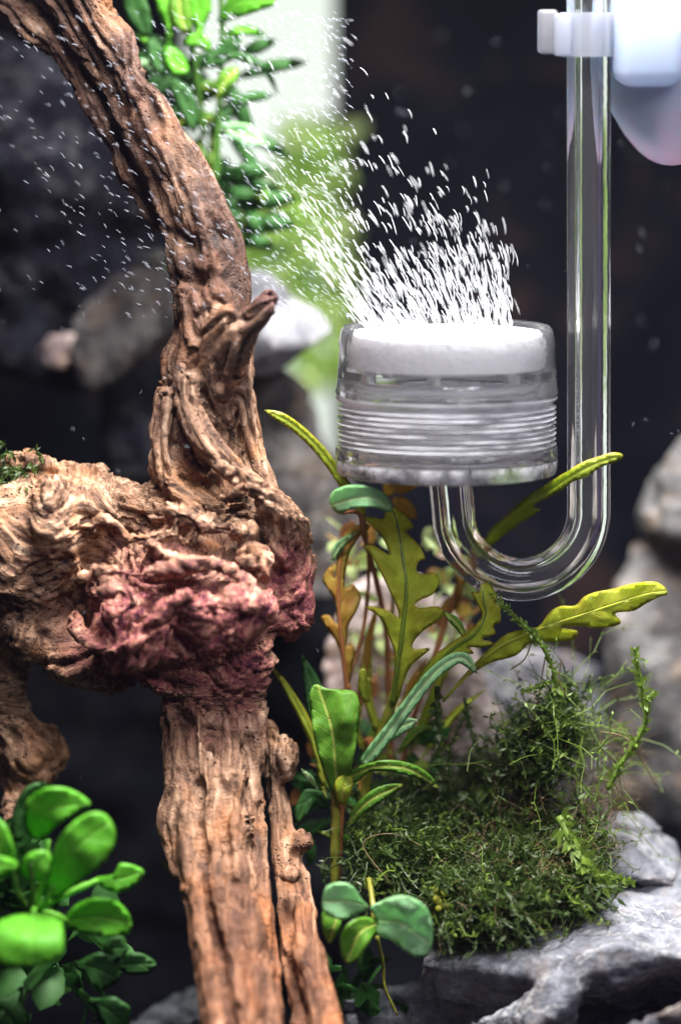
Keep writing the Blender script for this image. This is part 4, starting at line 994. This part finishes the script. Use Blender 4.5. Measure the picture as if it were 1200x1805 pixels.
# ================================================================== MOSS AND FAR FOLIAGE
def strands(mb, roots, n, length, width, up, leafy=0.0, gravity=.3, seed=0, lsz=.05):
    """tangled moss strands grown from random root points (cm)"""
    r = np.random.default_rng(seed)
    for i in range(n):
        p = roots[r.integers(len(roots))] + r.normal(0, .12, 3)
        d = r.normal(0, 1, 3) * .8 + np.array(up); d /= np.linalg.norm(d)
        L = length * r.uniform(.4, 1.3); m = 6; C = [p]
        for q in range(m):
            d = d + r.normal(0, .35, 3) + [0, 0, -gravity * .2]; d /= np.linalg.norm(d); C.append(C[-1] + d * L / m)
        C = np.array(C); V, F = tube(C, np.linspace(width, width * .4, len(C)), 3, caps=False); mb.add(V, F)
        if leafy:
            for c in range(1, len(C)):
                for t in range(3):
                    if r.random() > leafy: continue
                    base = C[c] + (C[c - 1] - C[c]) * r.random(); w = r.normal(0, 1, 3); w /= np.linalg.norm(w)
                    v = np.cross(w, r.normal(0, 1, 3)); v /= np.linalg.norm(v) + 1e-9; s = lsz * r.uniform(.6, 1.5)
                    mb.add([base, base + w * s + v * s * .35, base + w * s * 2.2, base + w * s - v * s * .35], [(0, 1, 2, 3)])
def pts_in(polys, n, Yf, seed=0):
    r = np.random.default_rng(seed); out = []
    while len(out) < n:
        x0, y0, x1, y1 = polys[r.integers(len(polys))]; x = r.uniform(x0, x1); y = r.uniform(y0, y1); out.append(P(x, y, Yf(x, y, r)))
    return np.array(out)
M['moss'] = plain('moss', (.055, .10, .016), .5, .35, .5, 3, 0)
M['moss_bright'] = plain('moss_bright', (.19, .30, .04), .5, .4, .4, 3, 0)
M['moss_brown'] = plain('moss_brown', (.24, .17, .08), .6, .25, .5, 3, 0)
mossY = lambda x, y, r: float(np.interp(y, [1330, 1450, 1560, 1660], [1.0, .2, -1.2, -2.0])) + r.uniform(-.3, .5)
rt = pts_in([(640, 1420, 860, 1560), (740, 1430, 1000, 1570), (830, 1400, 1030, 1580), (620, 1450, 760, 1540), (880, 1480, 1040, 1590), (780, 1560, 930, 1620)], 260, mossY, 1)
mb = MB(); strands(mb, rt[:200], 300, .9, .03, (.4, -.7, .0), .9, .3, 21, .10); strands(mb, rt, 2000, .95, .016, (.5, -.5, -.05), .75, .3, 1, .05); tag(mb.build('moss', M['moss'], smooth=False), 'dark green tangled moss carpet lying on the ledge rock', 'moss', kind='stuff')
mb = MB(); strands(mb, rt, 320, .8, .018, (.5, -.6, .2), .9, .2, 2, .05); tag(mb.build('moss', M['moss_bright'], smooth=False), 'bright green moss tips scattered over the dark moss carpet', 'moss', kind='stuff')
rb = pts_in([(900, 1330, 1060, 1500), (940, 1400, 1060, 1560), (830, 1400, 960, 1500), (760, 1500, 1000, 1600), (1000, 1290, 1080, 1400)], 120, mossY, 3)
mb = MB(); strands(mb, rb, 1000, 1.2, .006, (.15, -.3, .45), .12, .2, 4, .03); tag(mb.build('moss_tangle', M['moss_brown'], smooth=False), 'brown hairy moss threads tangled on the right end of the moss', 'moss', kind='stuff')
mb = MB(); strands(mb, pts_in([(940, 1200, 1010, 1360), (900, 1290, 980, 1400)], 40, lambda x, y, r: .2 + r.uniform(-.3, .3), 5), 330, .75, .02, (.1, -.2, .5), .9, .2, 6, .06)
tag(mb.build('moss', M['moss'], smooth=False), 'upright dark green moss tuft rising from the carpet toward the long leaf', 'moss', kind='stuff')
mb = MB(); strands(mb, pts_in([(880, 1300, 1060, 1460), (930, 1220, 1020, 1320)], 50, lambda x, y, r: float(np.interp(y, [1300, 1460], [.4, -.2])) + r.uniform(-.4, .4), 31), 130, 2.2, .013, (.45, -.15, .6), .6, .3, 32, .05)
tag(mb.build('moss_wisps', M['moss_bright'], smooth=False), 'thin yellow green moss wisps trailing up to the right', 'moss', kind='stuff')
mb = MB(); strands(mb, pts_in([(-20, 795, 60, 870), (-30, 880, 20, 900)], 20, lambda x, y, r: .2 + r.uniform(-.3, .3), 7), 90, .7, .02, (.3, -.2, .3), .8, .2, 8, .07)
tag(mb.build('moss', M['moss'], smooth=False), 'green moss clinging to the upper left corner of the burl', 'moss', kind='stuff')
mb = MB(); strands(mb, pts_in([(690, 1350, 900, 1440)], 40, lambda x, y, r: .9 + r.uniform(-.3, .3), 9), 260, .8, .016, (.1, -.2, .6), .7, .2, 10, .05)
tag(mb.build('moss', M['moss'], smooth=False), 'thin moss between the stems and the whitish slanting rock', 'moss', kind='stuff')
# countable moss sprigs: thick scalloped fronds
def sprig(label, paths, mat):
    pr = empty('moss_sprig', P(*paths[0][0][0]), label, 'moss sprig')
    for n_, (pts_, r_) in enumerate(paths):
        c = crom(pts_, 6); C = P(c[:, 0], c[:, 1], c[:, 2]); rr = np.interp(np.linspace(0, 1, len(C)), [0, .5, 1], [r_, r_ * .9, r_ * .4]) / PXCM
        V, F = tube(C, rr * (1 + .12 * np.sin(np.arange(len(C)) * 2.1)) * .6, 6); q = MB(); q.add(V, F); r = np.random.default_rng(n_ + 3)
        for i in range(1, len(C)):
            for t in range(7):
                w = (C[i] - C[i - 1]); w /= np.linalg.norm(w); w = w * .8 + r.normal(0, .6, 3); w /= np.linalg.norm(w); v = np.cross(w, [0, 1, 0]); v /= np.linalg.norm(v) + 1e-9
                s = r_ * 1.1 / PXCM * r.uniform(.6, 1.3); q.add([C[i], C[i] + w * s + v * s * .4, C[i] + w * s * 2, C[i] + w * s - v * s * .4], [(0, 1, 2, 3)])
        q.build('frond', M[mat], pr)
sprig('light green moss sprig standing alone in front of the grey boulder', [([(1070, 1392, -.4), (1092, 1350, -.4), (1118, 1310, -.4), (1136, 1268, -.4), (1130, 1210, -.4), (1118, 1152, -.4)], 7), ([(1132, 1232, -.4), (1150, 1226, -.4)], 5)], 'moss_bright')
sprig('long green moss strand descending from under the pipe bend', [([(990, 1300, -.2), (985, 1240, -.2), (970, 1170, -.3), (945, 1125, -.4), (925, 1105, -.4), (895, 1075, -.4), (868, 1052, -.4)], 5.5), ([(968, 1200, -.3), (945, 1212, -.3), (922, 1218, -.3)], 4), ([(975, 1190, -.2), (985, 1240, -.2), (970, 1300, -.1), (930, 1350, 0), (900, 1385, .1), (850, 1400, .2)], 9)], 'moss_bright')
sprig('olive green moss frond reaching out over the ledge beside the jagged rock', [([(985, 1440, -1.0), (1010, 1490, -1.3), (1035, 1530, -1.5), (1058, 1560, -1.6)], 13), ([(1040, 1545, -1.5), (1075, 1545, -1.6), (1110, 1556, -1.6)], 6)], 'moss_bright')
sprig('slim olive frond hanging left of the whitish rock', [([(770, 1210, -.1), (772, 1290, 0), (776, 1380, .1)], 8), ([(800, 1390, .1), (790, 1330, .1), (818, 1260, 0)], 4)], 'moss')
sprig('slim olive frond crossing the whitish slanting rock', [([(818, 1230, .3), (830, 1290, .3), (848, 1340, .2), (856, 1390, .1)], 5)], 'moss')
mb = MB()
for q_ in ([(1058, 1290, -.3), (1100, 1300, -.3), (1130, 1340, -.3), (1156, 1385, -.3)], [(940, 1120, -.3), (925, 1160, -.3), (900, 1180, -.3)], [(990, 1160, -.3), (985, 1200, -.3), (1000, 1230, -.3)], [(960, 1160, -.2), (948, 1230, -.2), (930, 1300, -.2)], [(1050, 1370, -.4), (1085, 1385, -.4), (1090, 1420, -.4)], [(690, 1560, -1.3), (640, 1490, -1), (690, 1470, -1), (760, 1500, -1)]):
    c = crom(q_, 8); C = P(c[:, 0], c[:, 1], c[:, 2]); V, F = tube(C, .013, 4); mb.add(V, F)
tag(mb.build('moss_threads', M['moss_brown']), 'loose brown moss threads drifting off the moss tuft', 'moss', kind='stuff')

# small background sprigs and far foliage
def foliage(name, boxes, n, Y0, Y1, size, mats, label, seed):
    r = np.random.default_rng(seed)
    mb = MB(); fm = []
    for i in range(n):
        x0, y0, x1, y1 = boxes[r.integers(len(boxes))]; c = P(r.uniform(x0, x1), r.uniform(y0, y1), r.uniform(Y0, Y1))
        d = r.normal(0, 1, 3) + [0, -.5, .5]; d /= np.linalg.norm(d); v = np.cross(d, r.normal(0, 1, 3)); v /= np.linalg.norm(v); nn_ = np.cross(d, v)
        s = size * r.uniform(.6, 1.3); pr = [(0, 0), (.25, .22), (.55, .3), (.82, .2), (1, 0)]
        V = []; F = []
        for t, w in pr: V += [c + d * s * t + v * s * w + nn_ * s * .2 * t * t, c + d * s * t + nn_ * (s * .2 * t * t - .07 * s), c + d * s * t - v * s * w + nn_ * s * .2 * t * t]
        for j in range(4): F += [(j * 3, j * 3 + 1, j * 3 + 4, j * 3 + 3), (j * 3 + 1, j * 3 + 2, j * 3 + 5, j * 3 + 4)]
        mb.add(V, F); fm += [int(r.integers(len(mats)))] * len(F)
    return tag(mb.build(name, mats, fmat=fm), label, 'foliage', kind='stuff')
M['far_green'] = plain('far_green', (.60, .82, .26), .5, .85, .3, 1, 0)
M['far_lime'] = plain('far_lime', (.80, .95, .45), .5, .85, .3, 1, 0)
foliage('foliage', [(400, 380, 600, 480), (400, 430, 600, 600), (480, 520, 620, 700), (500, 270, 590, 400), (440, 330, 590, 420), (520, 240, 600, 320)], 900, 12, 15, .6, [M['far_green'], M['far_lime'], M['far_lime']], 'pale green leafy mass far behind the bubbles', 1)
foliage('foliage', [(590, 930, 680, 1060), (740, 940, 830, 1040), (620, 1080, 720, 1260), (690, 1020, 830, 1110), (760, 1080, 830, 1150)], 110, 1.8, 2.8, .42, [M['far_green'], M['far_lime'], M['far_lime'], M['amber'], M['stem_red']], 'bright small leaves blurred behind the lobed leaves', 2)
foliage('foliage', [(510, 1400, 700, 1560), (540, 1330, 640, 1420), (640, 1300, 780, 1420)], 80, .6, 1.8, .5, [M['deep'], M['deep'], M['green'], M['stem_red']], 'dark undergrowth leaves around the plant stems', 3)
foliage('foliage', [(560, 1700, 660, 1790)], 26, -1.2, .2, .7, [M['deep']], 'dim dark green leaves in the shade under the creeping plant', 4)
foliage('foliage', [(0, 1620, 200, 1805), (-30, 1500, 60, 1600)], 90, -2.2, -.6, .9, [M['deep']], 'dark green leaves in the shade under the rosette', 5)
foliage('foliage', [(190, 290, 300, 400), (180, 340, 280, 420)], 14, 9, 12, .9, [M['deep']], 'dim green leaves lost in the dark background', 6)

# ================================================================== BUBBLES
k = NT('bubble'); k.set(Base_Color=(.95, .97, 1.0), Roughness=.25)
k.bsdf.inputs['Specular IOR Level'].default_value = .8
tr = k.N('ShaderNodeBsdfTranslucent'); tr.inputs[0].default_value = (.95, .97, 1, 1)
mx = k.N('ShaderNodeMixShader'); mx.inputs[0].default_value = .5
k.L(k.bsdf.outputs[0], mx.inputs[1]); k.L(tr.outputs[0], mx.inputs[2]); k.L(mx.outputs[0], k.out.inputs[0]); M['bubble'] = k.m
k = NT('bubble_mist'); k.set(Base_Color=(.8, .85, 1.0), Roughness=.3)
tp = k.N('ShaderNodeBsdfTransparent'); mx = k.N('ShaderNodeMixShader'); mx.inputs[0].default_value = .7
k.L(k.bsdf.outputs[0], mx.inputs[1]); k.L(tp.outputs[0], mx.inputs[2]); k.L(mx.outputs[0], k.out.inputs[0]); M['mist'] = k.m
def bubble_geo(L, r_, bend, r):
    m = 6; t = np.linspace(-1, 1, m); C = np.stack([bend * L * .5 * (1 - t * t), 0 * t, t * L * .5], 1)
    C[:, 1] += r.normal(0, .1) * L * t
    rr = r_ * np.array([.35, .95, 1.05, .95, .9, .35]); return tube(C, rr, 5)
protos = []
for i in range(10):
    r = np.random.default_rng(i); V, F = bubble_geo(1.0, .032 * r.uniform(.6, 1.5), r.uniform(.0, .3), r)
    me = bpy.data.meshes.new('bubble'); me.from_pydata([tuple(v * S) for v in V], [], F); me.materials.append(M['bubble'])
    me.polygons.foreach_set('use_smooth', [True] * len(me.polygons)); protos.append((me, V, F))
items = []
Rx = lambda h: np.interp(h, [0, 90, 160, 250, 310, 440, 560], [0, 8, 20, 55, 110, 175, 240])
Lx = lambda h: np.interp(h, [0, 60, 150, 250, 400, 560], [0, 40, 110, 190, 290, 380])
for i in range(1200):
    u = rng.uniform(0, 1); h = min(rng.exponential(135), rng.uniform(60, 560))
    h *= .45 + .75 * math.sin(math.pi * min(1, .12 + u * .8)) if h > 150 else 1
    x0 = 640 + 265 * u; dr = (1 - u) * Lx(h) + u * Rx(h)
    x = x0 - dr + rng.normal(0, 5 + h * .05); y = 582 - h
    lean = math.atan2((1 - u) * .75 + u * (.08 + h / 900), 1) + rng.normal(0, .12)
    Y = rng.uniform(-.9, .9) * (1 + h / 500)
    Lp = rng.uniform(13, 38) * (1 - h / 1000)
    items.append((x, y, Y, lean, Lp, 1.0))
for i in range(1500):
    y = rng.uniform(20, 560); x = 620 - abs(rng.normal(0, 1)) * 300 * (1 - .2 * y / 560)
    if x < -20 or rng.random() < (y - 400) / 260 * (x < 430): continue
    items.append((x, y, rng.uniform(-.8, 1.2), rng.uniform(.55, 1.3), rng.uniform(6, 14), .6))
for i in range(45):
    items.append((rng.uniform(700, 1190), rng.uniform(20, 700), rng.uniform(4, 9), rng.uniform(.1, .6), rng.uniform(5, 12), .6))
for i in range(60):
    items.append((rng.uniform(0, 1200), rng.uniform(0, 1700) if rng.random() < .4 else rng.uniform(500, 1150), rng.uniform(-2, .0), rng.uniform(-.8, 1.2), rng.uniform(4, 9), .6))
items.sort(key=lambda q: -q[4] * q[5])
mb = MB(); mm = MB()
for i, (x, y, Y, lean, Lp, wf) in enumerate(items):
    me, V, F = protos[int(rng.integers(10))]; L = Lp / PXCM; wid = wf * min(1.6, 15 / Lp)
    rot = Matrix.Rotation(-lean, 4, 'Y') @ Matrix.Rotation(rng.uniform(-.5, .5) , 4, 'Z')
    mat_ = Matrix.Translation(PV(x, y, Y)) @ rot @ Matrix.Diagonal((L * wid, L * wid, L, 1))
    if i < 300:
        o = bpy.data.objects.new('bubble', me); COL.objects.link(o)
        o.location = PV(x, y, Y) * S; o.rotation_euler = rot.to_euler(); o.scale = (L * wid, L * wid, L)
        tag(o, 'tiny white rising gas bubble in the plume above the ceramic disc', 'bubble', 'gas bubbles rising from the diffuser')
    else:
        Vw = np.array([(mat_ @ Vector(v))[:] for v in V]); (mb if wf == 1.0 else mm).add(Vw, F)
tag(mm.build('bubble_mist', M['mist']), 'faint mist of tiny bubbles drifting over the branch and the dark rock', 'bubbles', kind='stuff')
tag(mb.build('bubbles', M['bubble']), 'swarm of fine white gas bubbles drifting up and left from the diffuser', 'bubbles', kind='stuff')

# ================================================================== WATER HAZE (the tank water is slightly milky)
k = NT('haze'); k.n.remove(k.bsdf); v_ = k.N('ShaderNodeVolumePrincipled')
v_.inputs['Color'].default_value = (.72, .76, .95, 1); v_.inputs['Density'].default_value = .013
k.L(v_.outputs[0], k.out.inputs['Volume'])
V, F = box((-24, -86, -16), (24, 14.4, 23))
tag(mesh_obj('haze', V, F, k.m, smooth=False), 'faint milky haze of the tank water', 'haze', kind='stuff')
